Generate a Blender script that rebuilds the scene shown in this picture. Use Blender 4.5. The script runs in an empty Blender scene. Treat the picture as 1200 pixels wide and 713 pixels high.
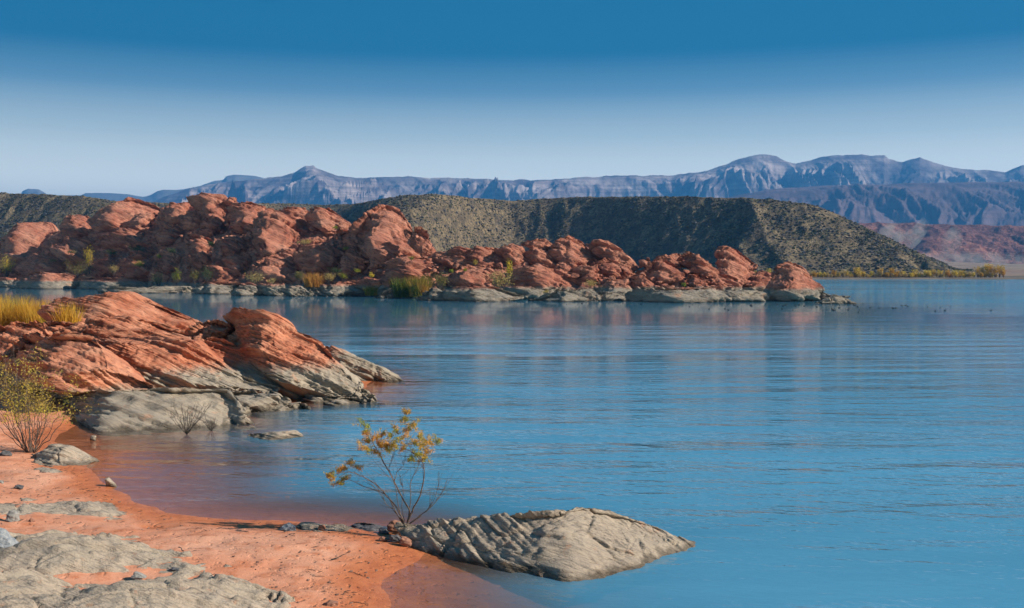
import bpy, math, random
import numpy as np
from math import radians, sin, cos, pi
random.seed(7); RNG = np.random.default_rng(7)
scene = bpy.context.scene
C = scene.collection
# ------------------------------------------------------------------ camera
CAMH, F, HZ = 5.0, 1200.0, 316.0           # eye height (m), focal length and horizon row of the photograph's 1200x713 grid
cam_d = bpy.data.cameras.new("camera"); cam = bpy.data.objects.new("camera", cam_d); C.objects.link(cam)
cam_d.sensor_width = 36; cam_d.lens = 36; cam_d.shift_y = -(356.5-HZ)/1200
cam.location = (0, 0, CAMH); cam.rotation_euler = (pi/2, 0, 0)
cam_d.clip_start = 0.1; cam_d.clip_end = 60000
scene.camera = cam
# ------------------------------------------------------------------ light
SUN_EL, SUN_AZ = radians(31), radians(-15)   # azimuth counted from +X towards +Y
sdir = np.array([cos(SUN_EL)*cos(SUN_AZ), cos(SUN_EL)*sin(SUN_AZ), sin(SUN_EL)])
sun_d = bpy.data.lights.new("sun", 'SUN'); sun_d.energy = 5.0; sun_d.angle = radians(0.53); sun_d.color = (1.0, 0.91, 0.79)
sun = bpy.data.objects.new("sun", sun_d); C.objects.link(sun)
sun.rotation_euler = (0, pi/2-SUN_EL, SUN_AZ)
world = bpy.data.worlds.new("World"); scene.world = world; world.use_nodes = True
wt = world.node_tree; wt.nodes.clear()
def wn(t, **k):
    n = wt.nodes.new(t)
    for a, b in k.items(): setattr(n, a, b)
    return n
sky = wn('ShaderNodeTexSky', sky_type='NISHITA', sun_disc=False, sun_elevation=SUN_EL, sun_rotation=pi/2-SUN_AZ, altitude=900, air_density=1.0, dust_density=0.6, ozone_density=2.0)
bg = wn('ShaderNodeBackground'); bg.inputs['Strength'].default_value = 0.13
out = wn('ShaderNodeOutputWorld')
tc = wn('ShaderNodeTexCoord'); sx = wn('ShaderNodeSeparateXYZ'); wt.links.new(tc.outputs['Generated'], sx.inputs[0])
ramp = wn('ShaderNodeValToRGB'); wt.links.new(sx.outputs['Z'], ramp.inputs[0])
# colour of the clear air by elevation: pale at the horizon, deep blue from about 13 degrees upward
SKY = [(0.0, (1.25,1.2,.98)), (0.08, (1.02,1.05,.93)), (0.125, (.47,.57,.57)), (0.17, (.10,.225,.33)), (0.205, (.0,.103,.212)), (0.30, (.0,.103,.212)), (0.6, (.003,.10,.23)), (1.0, (.003,.085,.20))]
while len(ramp.color_ramp.elements) < len(SKY): ramp.color_ramp.elements.new(0.5)
for e, (p, c) in zip(ramp.color_ramp.elements, SKY): e.position = p; e.color = (*c, 1)
sc_ = wn('ShaderNodeVectorMath', operation='SCALE'); sc_.inputs['Scale'].default_value = 7.6
wt.links.new(ramp.outputs[0], sc_.inputs[0])
mixw = wn('ShaderNodeMix', data_type='RGBA'); mixw.inputs[0].default_value = 0.99
wt.links.new(sky.outputs[0], mixw.inputs[6]); wt.links.new(sc_.outputs[0], mixw.inputs[7])
wt.links.new(mixw.outputs[2], bg.inputs['Color']); wt.links.new(bg.outputs[0], out.inputs[0])
scene.view_settings.view_transform = 'Standard'; scene.view_settings.look = 'None'
scene.view_settings.exposure = 0.5; scene.view_settings.gamma = 1.0
scene.cycles.use_denoising = True; scene.cycles.use_adaptive_sampling = True; scene.cycles.adaptive_threshold = 0.02
scene.cycles.max_bounces = 6; scene.cycles.diffuse_bounces = 2; scene.cycles.transparent_max_bounces = 8; scene.cycles.volume_bounces = 0
scene.cycles.caustics_reflective = False; scene.cycles.caustics_refractive = False
# ------------------------------------------------------------------ numpy noise
def _h(ix, iy, iz, seed):
    with np.errstate(over='ignore'):
        h = (ix.astype(np.int64)*374761393 + iy.astype(np.int64)*668265263 + iz.astype(np.int64)*2147483647 + seed*1274126177) & 0xffffffff
        h = ((h ^ (h >> 13))*1274126177) & 0xffffffff
        h = ((h ^ (h >> 16))*2246822519) & 0xffffffff
        h = h ^ (h >> 15)
    return (h & 0xffffff)/float(0xffffff)
def vnoise(p, seed=0):
    i = np.floor(p).astype(np.int64); f = p - i; f = f*f*f*(f*(f*6-15)+10)
    r = 0
    for dx in (0, 1):
        wx = f[:, 0] if dx else 1-f[:, 0]
        for dy in (0, 1):
            wy = f[:, 1] if dy else 1-f[:, 1]
            for dz in (0, 1):
                wz = f[:, 2] if dz else 1-f[:, 2]
                r = r + wx*wy*wz*_h(i[:, 0]+dx, i[:, 1]+dy, i[:, 2]+dz, seed)
    return r*2-1
def fbm(p, seed=0, octs=4, gain=.5, lac=2.03):
    a, s, r = 1.0, 1.0, 0
    for o in range(octs):
        r = r + a*vnoise(p*s + 13.7*o, seed+o*17); a *= gain; s *= lac
    return r
def ridged(p, seed=0, octs=4, gain=.5):
    a, s, r = 1.0, 1.0, 0
    for o in range(octs):
        r = r + a*(1-2*np.abs(vnoise(p*s + 7.1*o, seed+o*31))); a *= gain; s *= 2.07
    return r
def smooth(a, b, x):
    t = np.clip((x-a)/(b-a), 0, 1); return t*t*(3-2*t)
def joints(p, seed):
    """jointed blocks: a value per block and the closeness to the joint between two blocks"""
    i = np.floor(p-.5).astype(np.int64); d1 = np.full(len(p), 9.); d2 = np.full(len(p), 9.); v = np.zeros(len(p))
    for dx in (0, 1):
        for dy in (0, 1):
            for dz in (0, 1):
                c = i+[dx, dy, dz]; hx = _h(c[:, 0], c[:, 1], c[:, 2], seed); hy = (hx*977.13) % 1; hz = (hx*3571.7) % 1
                q = c+.5+np.stack([hx-.5, hy-.5, hz-.5], -1)*.62; d = np.abs(p-q); d = d.max(1)*.6+np.sqrt((d*d).sum(1))*.4
                nr = d < d1; d2 = np.where(nr, d1, np.minimum(d2, d)); v = np.where(nr, (hx*611.7) % 1, v); d1 = np.where(nr, d, d1)
    return v-.5, d2-d1
def P3(x, y, z): return np.stack([x+0*z, y+0*x, z+0*x], -1)
def strata(t, seed):
    i = np.floor(t); f = t-i; z = np.zeros_like(i)
    h0 = _h(i, z, z, seed); h1 = _h(i+1, z, z, seed); b = smooth(.72, 1.0, f)
    return h0*(1-b)+h1*b - .55*np.exp(-((f-.86)/.09)**2)*(.4+.6*h0) - .5
# ------------------------------------------------------------------ mesh helpers
def mesh(name, V, Fc, mat=None, smooth_=True):
    V = np.asarray(V, np.float32); Fc = np.asarray(Fc, np.int32); k = Fc.shape[1]
    me = bpy.data.meshes.new(name)
    me.vertices.add(len(V)); me.vertices.foreach_set('co', V.ravel())
    me.loops.add(Fc.size); me.loops.foreach_set('vertex_index', Fc.ravel())
    me.polygons.add(len(Fc)); me.polygons.foreach_set('loop_start', np.arange(0, Fc.size, k, dtype=np.int32))
    me.polygons.foreach_set('use_smooth', np.full(len(Fc), smooth_))
    me.update(calc_edges=True)
    for m in (mat if isinstance(mat, list) else [mat]):
        if m: me.materials.append(m)
    return me
def obj(name, me, parent=None, loc=None):
    o = bpy.data.objects.new(name, me); C.objects.link(o)
    if parent: o.parent = parent
    if loc is not None: o.location = [float(v) for v in loc]
    return o
def tag(o, label=None, cat=None, group=None, kind=None):
    if label: o['label'] = label
    if cat: o['category'] = cat
    if group: o['group'] = group
    if kind: o['kind'] = kind
    return o
def grid_faces(nr, nc):
    a = np.arange(nr*nc).reshape(nr, nc)
    return np.stack([a[:-1, :-1], a[:-1, 1:], a[1:, 1:], a[1:, :-1]], -1).reshape(-1, 4)
import bmesh
_ico = {}
def ico(n):
    if n not in _ico:
        bm = bmesh.new(); bmesh.ops.create_icosphere(bm, subdivisions=n, radius=1)
        V = np.array([v.co for v in bm.verts]); Fc = np.array([[v.index for v in f.verts] for f in bm.faces]); bm.free()
        _ico[n] = (V/np.linalg.norm(V, axis=1)[:, None], Fc)
    return _ico[n]
def vnormals(V, Fc):
    n = np.cross(V[Fc[:, 1]]-V[Fc[:, 0]], V[Fc[:, 2]]-V[Fc[:, 0]])
    N = np.stack([sum(np.bincount(Fc[:, k], n[:, c], len(V)) for k in range(3)) for c in range(3)], -1)
    return N/(np.linalg.norm(N, axis=1)[:, None]+1e-12)
def X_of(px, Y): return (px-600)/F*Y
def Z_of(py, Y): return CAMH-(py-HZ)/F*Y
# ------------------------------------------------------------------ materials
class NT:
    def __init__(s, name):
        s.m = bpy.data.materials.new(name); s.m.use_nodes = True; s.t = s.m.node_tree; s.t.nodes.clear()
        s.out = s.t.nodes.new('ShaderNodeOutputMaterial')
        s.pos = s.t.nodes.new('ShaderNodeNewGeometry').outputs['Position']
    def n(s, t, **k):
        x = s.t.nodes.new(t)
        for a, b in k.items(): setattr(x, a, b)
        return x
    def L(s, a, b): s.t.links.new(a, b)
    def val(s, sock, v):
        if hasattr(v, 'is_linked') or hasattr(v, 'links'): s.L(v, sock)
        else: sock.default_value = v
    def math(s, op, a, b=0.0, c=None, clamp=False):
        x = s.n('ShaderNodeMath', operation=op, use_clamp=clamp); s.val(x.inputs[0], a); s.val(x.inputs[1], b)
        if c is not None: s.val(x.inputs[2], c)
        return x.outputs[0]
    def xf(s, v, scale=(1, 1, 1), rot=(0, 0, 0)):
        r = s.n('ShaderNodeMapping', vector_type='POINT'); s.L(v, r.inputs[0]); r.inputs['Rotation'].default_value = rot
        q = s.n('ShaderNodeVectorMath', operation='MULTIPLY'); s.L(r.outputs[0], q.inputs[0]); q.inputs[1].default_value = scale
        return q.outputs[0]
    def noise(s, v, scale=1.0, detail=4, rough=.55, dist=0.0):
        x = s.n('ShaderNodeTexNoise'); s.L(v, x.inputs['Vector']); x.inputs['Scale'].default_value = scale
        x.inputs['Detail'].default_value = detail; x.inputs['Roughness'].default_value = rough; x.inputs['Distortion'].default_value = dist
        return x.outputs['Fac']
    def n_dist(s, v, sc, amt):
        x = s.n('ShaderNodeTexNoise'); s.L(v, x.inputs['Vector']); x.inputs['Scale'].default_value = sc; x.inputs['Detail'].default_value = 3
        q = s.n('ShaderNodeVectorMath', operation='MULTIPLY_ADD'); s.L(x.outputs['Color'], q.inputs[0]); q.inputs[1].default_value = (amt*4, amt*4, amt*4); s.L(v, q.inputs[2]); return q.outputs[0]
    def ramp(s, f, stops, interp='LINEAR'):
        x = s.n('ShaderNodeValToRGB'); s.L(f, x.inputs[0]); r = x.color_ramp; r.interpolation = interp
        while len(r.elements) < len(stops): r.elements.new(.5)
        for e, (p, c) in zip(r.elements, stops):
            e.position = p; e.color = (*c, 1) if isinstance(c, tuple) else (c, c, c, 1)
        return x.outputs[0]
    def mix(s, f, a, b, blend='MIX'):
        x = s.n('ShaderNodeMix', data_type='RGBA', blend_type=blend); s.val(x.inputs[0], f)
        for i, v in ((6, a), (7, b)):
            if isinstance(v, tuple): x.inputs[i].default_value = (*v, 1)
            else: s.L(v, x.inputs[i])
        return x.outputs[2]
    def bump(s, h, strength, dist, normal=None):
        x = s.n('ShaderNodeBump'); s.L(h, x.inputs['Height']); x.inputs['Strength'].default_value = strength; x.inputs['Distance'].default_value = dist
        if normal: s.L(normal, x.inputs['Normal'])
        return x.outputs[0]
    def bsdf(s, col, rough=.9, normal=None, spec=.25, trans=None):
        x = s.n('ShaderNodeBsdfPrincipled'); s.val(x.inputs['Base Color'], (*col, 1) if isinstance(col, tuple) else col)
        s.val(x.inputs['Roughness'], rough); x.inputs['Specular IOR Level'].default_value = spec
        if normal: s.L(normal, x.inputs['Normal'])
        s.L(x.outputs[0], s.out.inputs[0]); return x
    def z(s):
        x = s.n('ShaderNodeSeparateXYZ'); s.L(s.pos, x.inputs[0]); return x.outputs['Z']

def sandstone(name, k, line, width, red=(.50, .185, .095), red2=(.33, .105, .06), pale=(.60, .30, .18), grey=(.33, .275, .21), dark=(.13, .07, .055), dip=.42, bump=1.0, patch=None):
    """layered sandstone; k = metres per bed, below `line` the lake has bleached it grey"""
    t = NT(name)
    lam = t.noise(t.xf(t.pos, (.28/k, .28/k, 2.6/k), (.45, -dip, 0)), 1.0, 5, .6, .25)
    lam2 = t.noise(t.xf(t.pos, (1.1/k, 1.1/k, 9/k), (.45, -dip*1.1, 0)), 1.0, 4, .6, .15)
    big = t.noise(t.pos, .35/k, 4, .6)
    fine = t.noise(t.pos, 9/k, 6, .65)
    c = t.mix(t.ramp(lam, [(.38, 0.0), (.62, 1.0)]), red, red2)
    c = t.mix(t.ramp(big, [(.42, 0.0), (.7, .75)]), c, pale)
    c = t.mix(t.ramp(lam2, [(.36, .75), (.46, 0.0)]), c, dark)
    c = t.mix(t.ramp(fine, [(.3, .45), (.5, 0.0)]), c, red2)
    g = t.mix(t.ramp(lam2, [(.36, .65), (.5, 0.0)]), grey, (.19, .165, .135))
    g = t.mix(t.ramp(big, [(.45, 0.0), (.65, .6)]), g, (.42, .35, .265))
    g = t.mix(t.ramp(fine, [(.56, 0.0), (.72, .5)]), g, (.22, .2, .17))
    g = t.mix(t.ramp(t.noise(t.pos, .9/k, 5, .65), [(.60, 0.0), (.68, .55)]), g, (.48, .25, .15))
    zz = t.math('ADD', t.z(), t.math('MULTIPLY', t.math('SUBTRACT', t.noise(t.xf(t.pos, (1, 1, .35)), 1.1/k, 5, .6), .5), width*3.0))
    f = t.n('ShaderNodeMapRange', interpolation_type='SMOOTHSTEP'); t.L(zz, f.inputs[0]); f.inputs[1].default_value = line-width; f.inputs[2].default_value = line+width
    col = t.mix(f.outputs[0], g, c)
    # wet foot just above the water
    w = t.n('ShaderNodeMapRange'); t.L(zz, w.inputs[0]); w.inputs[1].default_value = .03; w.inputs[2].default_value = .09+.12*k; w.inputs[3].default_value = .42; w.inputs[4].default_value = 1
    wet = t.n('ShaderNodeVectorMath', operation='SCALE'); t.L(col, wet.inputs[0]); t.L(w.outputs[0], wet.inputs['Scale'])
    b1 = t.bump(lam2, .55*bump, .10*k)
    b2 = t.bump(lam, .8*bump, .28*k, b1)
    b3 = t.bump(fine, .8*bump, .08*k, b2)
    vo = t.n('ShaderNodeTexVoronoi', feature='DISTANCE_TO_EDGE'); t.L(t.n_dist(t.xf(t.pos, (.55, 1, 2.6), (.45, -dip, .5)), 1.2/k, .25*k), vo.inputs['Vector']); vo.inputs['Scale'].default_value = .55/k
    b4 = t.bump(t.ramp(vo.outputs[0], [(0, 0.0), (.03, 1.0)]), .22*bump, .07*k, b3)
    t.bsdf(wet.outputs[0], .92, b4, .15)
    return t.m
M_near2 = sandstone('red sandstone bleached grey at its foot', .42, 1.28, .24, red=(.54, .21, .115), red2=(.36, .11, .058), pale=(.63, .32, .20))
M_near = sandstone('red sandstone bleached grey near the waterline', .42, .92, .22, red=(.54, .21, .115), red2=(.36, .11, .058), pale=(.63, .32, .20))
M_far = sandstone('weathered red sandstone', 2.2, 2.0, .35, red=(.53, .215, .135), red2=(.33, .11, .07), pale=(.61, .30, .20), grey=(.29, .25, .20), bump=1.5)
M_grey = sandstone('grey beige sandstone', .24, 9, .1, bump=1.5, red=(.43, .345, .26), red2=(.31, .245, .185), pale=(.52, .425, .325), dark=(.11, .085, .07), grey=(.43, .345, .26), dip=.35)
M_greyfar = sandstone('pale grey shore sandstone', 1.6, 30, .1, grey=(.21, .185, .15), red=(.21, .185, .15), red2=(.12, .105, .09), pale=(.32, .275, .22), dark=(.1, .09, .08))
M_islet = sandstone('dark islet rock', 1.2, 30, .1, grey=(.12, .11, .09), red=(.12, .11, .09), red2=(.07, .065, .055), pale=(.2, .18, .15), dark=(.03, .03, .03))  # darker tones throughout than the shore rock
def simple(name, c1, c2, scale=3, rough=.85, bump=.3, dist=.02):
    t = NT(name); f = t.noise(t.pos, scale, 6, .65); t.bsdf(t.mix(t.ramp(f, [(.35, 0.0), (.65, 1.0)]), c1, c2), rough, t.bump(f, bump, dist)); return t.m
M_stone_grey = simple('grey stone', (.17, .16, .15), (.33, .31, .27), 14)
M_stone_blue = simple('blue grey speckled stone', (.16, .18, .20), (.34, .34, .33), 26)
M_stone_red = simple('brown red stone', (.20, .09, .06), (.33, .17, .11), 14)
M_stone_dark = simple('dark basalt stone', (.05, .05, .055), (.15, .14, .14), 18)
M_bark = simple('grey brown bark', (.075, .055, .045), (.19, .14, .11), 30)
M_barkdark = simple('dark dead wood', (.03, .024, .02), (.09, .07, .055), 30)
def leafmat(name, cols, trans=.35, nscale=2.0):
    t = NT(name); oi = t.n('ShaderNodeObjectInfo')
    f = t.math('ADD', t.math('MULTIPLY', t.noise(t.pos, nscale, 3, .6), 1.0), t.math('MULTIPLY', t.math('SUBTRACT', oi.outputs['Random'], .5), .22))
    n = len(cols); c = t.ramp(f, [(.33+.34*i/(n-1), k) for i, k in enumerate(cols)])
    d = t.n('ShaderNodeBsdfDiffuse'); t.L(c, d.inputs[0]); tr = t.n('ShaderNodeBsdfTranslucent'); t.L(c, tr.inputs[0])
    m = t.n('ShaderNodeMixShader'); m.inputs[0].default_value = trans; t.L(d.outputs[0], m.inputs[1]); t.L(tr.outputs[0], m.inputs[2]); t.L(m.outputs[0], t.out.inputs[0]); return t.m
LM = {
 'yellow': leafmat('yellow autumn leaves', [(.66, .45, .04), (.75, .55, .07), (.5, .42, .08)], nscale=.8),
 'gold': leafmat('gold orange autumn leaves', [(.50, .26, .03), (.62, .38, .05), (.42, .34, .08)], nscale=.25),
 'olive': leafmat('olive leaves', [(.20, .17, .06), (.28, .23, .07), (.14, .14, .05)], nscale=.8),
 'tan': leafmat('dry tan twiggy leaves', [(.48, .36, .17), (.55, .40, .13), (.38, .29, .15)], nscale=.8),
 'green': leafmat('yellow green leaves', [(.24, .27, .04), (.38, .36, .05), (.13, .17, .03)], nscale=.8),
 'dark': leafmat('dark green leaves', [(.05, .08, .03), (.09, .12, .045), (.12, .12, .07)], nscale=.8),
 'orange': leafmat('orange dry grass', [(.45, .20, .06), (.52, .28, .07), (.35, .2, .07)], nscale=.8),
 'reed': leafmat('green reeds with orange tips', [(.10, .13, .03), (.20, .20, .04), (.45, .24, .06)], nscale=.35),
 'goldgrass': leafmat('golden marsh grass', [(.50, .26, .03), (.62, .38, .06), (.30, .28, .05)], nscale=.6),
 'sapling': leafmat('tamarisk leaves turning orange', [(.30, .32, .06), (.60, .38, .08), (.72, .36, .10), (.34, .36, .06)], nscale=3.0),
 'bush': leafmat('yellow green willow leaves', [(.34, .35, .06), (.60, .44, .07), (.48, .34, .12), (.24, .28, .05)], nscale=2.2),
}
# ------------------------------------------------------------------ ground
# the waterline of the near beach, traced and laid on z = 0, then closed behind the camera
shore_px = [(440, 444), (415, 466), (350, 470), (300, 474), (262, 482), (225, 492), (160, 497), (128, 497), (100, 494), (84, 500), (70, 509), (66, 520), (80, 531), (103, 545), (126, 571), (160, 588), (200, 600), (260, 607.5), (340, 611), (410, 618), (450, 626), (492, 636), (499, 646), (487, 657), (463, 668), (447, 688), (452, 713), (480, 745), (540, 800)]
shoreA = [(-120, 95), (-48, 92), (-30, 82), (-17, 62), (-8, 51)] + [(X_of(a, CAMH*F/(b-HZ)), CAMH*F/(b-HZ)) for a, b in shore_px] + [(1.5, 8.5), (5, 3), (14, -4), (70, -40), (-120, -60)]
shoreA = np.array(shoreA)
def sdf(poly, x, y):
    d2 = np.full(x.shape, 1e12); ins = np.zeros(x.shape, bool)
    for a, b in zip(poly, np.roll(poly, -1, 0)):
        e = b-a; wx, wy = x-a[0], y-a[1]; t = np.clip((wx*e[0]+wy*e[1])/(e@e), 0, 1)
        d2 = np.minimum(d2, (wx-e[0]*t)**2+(wy-e[1]*t)**2)
        c = ((a[1] > y) != (b[1] > y)) & (x < (b[0]-a[0])*(y-a[1])/((b[1]-a[1])+1e-12)+a[0]); ins ^= c
    return np.where(ins, 1, -1)*np.sqrt(d2)
def H(x, y, detail=True):
    x = np.asarray(x, float); y = np.asarray(y, float); sh = x.shape; x = x.ravel(); y = y.ravel()
    d = sdf(shoreA, x, y)
    if detail:
        near = np.exp(-((x+5)**2+(y-20)**2)/60**2)
        d = d + near*(.10*vnoise(P3(x*1.1, y*1.1, 0*x), 5) + .03*vnoise(P3(x*4, y*4, 0*x), 6))
    z = np.where(d > 0, 1.1*(1-np.exp(-.085*np.maximum(d, 0)/1.1*1.0)), -np.minimum(3.5, (.030+.085*(1-np.exp(-(((x+9)/5.)**2+((y-28)/6.)**2)**2)))*np.abs(d)+.010*d*d))
    if detail:
        land = smooth(.1, 1.5, d)
        p = P3(x, y, 0*x)
        z = z + land*(.045*fbm(p*.7, 11, 3) + .016*ridged(p*2.3, 12, 3)-.035*smooth(.30, .6, vnoise(p*2.6, 19))*smooth(-.1, .3, vnoise(p*.4, 18))) + land*near*.006*fbm(p*6, 13, 2)
    far = smooth(500, 520, y); z = np.where(y > 120, -3.5, z)*(1-far) + far*(.8+(np.maximum(y, 520)-520)*.002)
    return z.reshape(sh)
def at_ground(px, py):
    Y = CAMH*F/(py-HZ)
    for _ in range(12): Y = .5*Y+.5*(CAMH-float(H(X_of(px, Y), Y, False)))*F/(py-HZ)
    return X_of(px, Y), Y
def lines(lo, hi, step, a, b, g=1.13, extra=()):
    L = list(np.arange(lo, hi+step/2, step)); v, s = lo, step
    while v > a: s *= g; v -= s; L.append(v)
    v, s = hi, step
    while v < b: s *= g; v += s; L.append(v)
    L += list(extra); return np.array(sorted(set(np.clip(np.round(L, 4), a, b))))
gx = lines(-26, 9, .1, -13000, 13000); gy = lines(9, 50, .12, -180, 14000, extra=np.arange(495, 525, 3.0))
GX, GY = np.meshgrid(gx, gy); GZ = H(GX, GY)
t = NT('orange sand')
fine = t.noise(t.pos, 38, 5, .7); mid = t.noise(t.pos, 3.2, 6, .65); big = t.noise(t.xf(t.pos, (.6, 1, 1)), .55, 4, .6)
c = t.mix(t.ramp(big, [(.38, 0.0), (.64, 1.0)]), (.60, .245, .135), (.67, .33, .205))
c = t.mix(t.ramp(mid, [(.50, 0.0), (.68, .75)]), c, (.46, .145, .06))
c = t.mix(t.ramp(fine, [(.34, .5), (.47, 0.0)]), c, (.33, .115, .055))
zn = t.math('ADD', t.z(), t.math('MULTIPLY', t.math('SUBTRACT', big, .5), .05))
wr = t.n('ShaderNodeMapRange', interpolation_type='SMOOTHSTEP'); t.L(zn, wr.inputs[0]); wr.inputs[1].default_value = .03; wr.inputs[2].default_value = .12
c = t.mix(wr.outputs[0], t.mix(t.ramp(mid, [(.4, 0.0), (.6, 1.0)]), (.46, .135, .05), (.56, .18, .07)), c)
sp = t.n('ShaderNodeSeparateXYZ'); t.L(t.pos, sp.inputs[0]); fr = t.n('ShaderNodeMapRange'); t.L(sp.outputs['Y'], fr.inputs[0]); fr.inputs[1].default_value = 100; fr.inputs[2].default_value = 480
c = t.mix(fr.outputs[0], c, t.mix(t.ramp(t.noise(t.pos, .03, 5, .6), [(.4, 0.0), (.6, 1.0)]), (.12, .10, .08), (.2, .16, .12)))
rr = t.n('ShaderNodeMapRange'); t.L(zn, rr.inputs[0]); rr.inputs[1].default_value = .0; rr.inputs[2].default_value = .06; rr.inputs[3].default_value = .35; rr.inputs[4].default_value = .95
pits = t.ramp(t.noise(t.pos, 6.5, 3, .5), [(.28, 0.0), (.42, 1.0)])
t.bsdf(c, rr.outputs[0], t.bump(pits, .5, .05, t.bump(mid, .6, .05, t.bump(fine, .4, .012))), .2)
M_sand = t.m
tag(obj('ground', mesh('ground', np.stack([GX, GY, GZ], -1).reshape(-1, 3), grid_faces(len(gy), len(gx)), M_sand)), kind='structure')
# ------------------------------------------------------------------ lake
wx = lines(-24, 12, .2, -12900, 12900, 1.2); wy = lines(7, 60, .2, -100, 526, 1.12); wy = wy[wy < 521]; wy = np.append(wy, 522.0)
WX, WY = np.meshgrid(wx, wy)
me = mesh('lake_water', np.stack([WX, WY, 0*WX], -1).reshape(-1, 3), grid_faces(len(wy), len(wx)))
dep = np.maximum(0, -H(WX, WY)).ravel(); dep[WY.ravel() > 120] = 3.5
at = me.attributes.new('depth', 'FLOAT', 'POINT'); at.data.foreach_set('value', dep.astype(np.float32))
t = NT('lake water')
a = t.n('ShaderNodeAttribute', attribute_name='depth').outputs['Fac']
calm = t.noise(t.xf(t.pos, (.25, 1, 1)), .035, 4, .6)                 # gusts: patches of rougher and calmer water
w1 = t.noise(t.xf(t.pos, (.35, 1, 1), (0, 0, .12)), 1.7, 3, .55, .4)
w2 = t.noise(t.xf(t.pos, (.22, 1, 1), (0, 0, -.10)), .42, 3, .5, .3)
w4 = t.noise(t.xf(t.pos, (.20, 1, 1), (0, 0, .04)), .15, 3, .55, .5)
w3 = t.noise(t.xf(t.pos, (.5, 1, 1), (0, 0, .5)), 6.0, 2, .5)
wa = t.ramp(calm, [(.38, .22), (.62, 1.0)])
h = t.math('ADD', t.math('MULTIPLY', w1, .085), t.math('ADD', t.math('MULTIPLY', w2, .21), t.math('ADD', t.math('MULTIPLY', w4, .3), t.math('MULTIPLY', w3, .024))))
# waves die out in the shallows
sh = t.n('ShaderNodeMapRange'); t.L(a, sh.inputs[0]); sh.inputs[1].default_value = 0; sh.inputs[2].default_value = .45; sh.inputs[3].default_value = .35; sh.inputs[4].default_value = 1
# the lee of the peninsula is calmer, the open lake beyond its tip is rougher
psep = t.n('ShaderNodeSeparateXYZ'); t.L(t.pos, psep.inputs[0])
def mr(v, a0, a1, b0, b1):
    q = t.n('ShaderNodeMapRange', interpolation_type='SMOOTHSTEP'); t.L(v, q.inputs[0])
    for i_, v_ in enumerate((a0, a1, b0, b1)): q.inputs[i_+1].default_value = v_
    return q.outputs[0]
lee = t.math('MULTIPLY', mr(psep.outputs['Y'], 50, 110, 0, 1), mr(psep.outputs['X'], 35, 75, 1, 0))
lee = t.math('ADD', t.math('MULTIPLY', lee, -.91), 1.0)
opn = t.math('ADD', t.math('MULTIPLY', t.math('MULTIPLY', mr(psep.outputs['Y'], 60, 140, 0, 1), mr(psep.outputs['X'], 45, 85, 0, 1)), 1.6), 1.0)
h = t.math('MULTIPLY', h, t.math('MULTIPLY', t.math('MULTIPLY', lee, opn), t.math('MULTIPLY', wa, sh.outputs[0])))
nb = t.bump(h, 1.0, 1.0)
geo = t.n('ShaderNodeNewGeometry'); dt = t.n('ShaderNodeVectorMath', operation='DOT_PRODUCT'); t.L(nb, dt.inputs[0]); t.L(geo.outputs['Incoming'], dt.inputs[1])
cs = t.math('MAXIMUM', t.math('ABSOLUTE', dt.outputs['Value']), .02)      # Schlick's form of the water's Fresnel reflectance
fzv = t.math('MULTIPLY_ADD', t.math('POWER', t.math('SUBTRACT', 1.0, cs, clamp=True), 5.0), .98, .02)
gl = t.n('ShaderNodeBsdfGlossy'); gl.inputs['Roughness'].default_value = .04; t.L(nb, gl.inputs['Normal'])
op = t.math('SUBTRACT', 1.0, t.math('POWER', 2.718, t.math('MULTIPLY', a, -2.8)))
df = t.n('ShaderNodeBsdfDiffuse'); tb = t.n('ShaderNodeVectorMath', operation='SCALE'); t.L(t.math('MULTIPLY_ADD', t.noise(t.xf(t.pos, (.3, 1, 1)), .11, 5, .6), .9, .55), tb.inputs['Scale']); t.L(t.ramp(a, [(0.0, (.24, .11, .065)), (.14, (.17, .14, .12)), (.42, (.088, .29, .43))]), tb.inputs[0]); t.L(tb.outputs[0], df.inputs['Color'])   # red silt stirred up in the shallows
tp = t.n('ShaderNodeBsdfTransparent'); tp.inputs[0].default_value = (.90, .93, .93, 1)
m1 = t.n('ShaderNodeMixShader'); t.L(op, m1.inputs[0]); t.L(tp.outputs[0], m1.inputs[1]); t.L(df.outputs[0], m1.inputs[2])
m2 = t.n('ShaderNodeMixShader'); t.L(fzv, m2.inputs[0]); t.L(m1.outputs[0], m2.inputs[1]); t.L(gl.outputs[0], m2.inputs[2]); t.L(m2.outputs[0], t.out.inputs[0])
me.materials.append(t.m)
tag(obj('lake_water', me), kind='structure')
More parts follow.
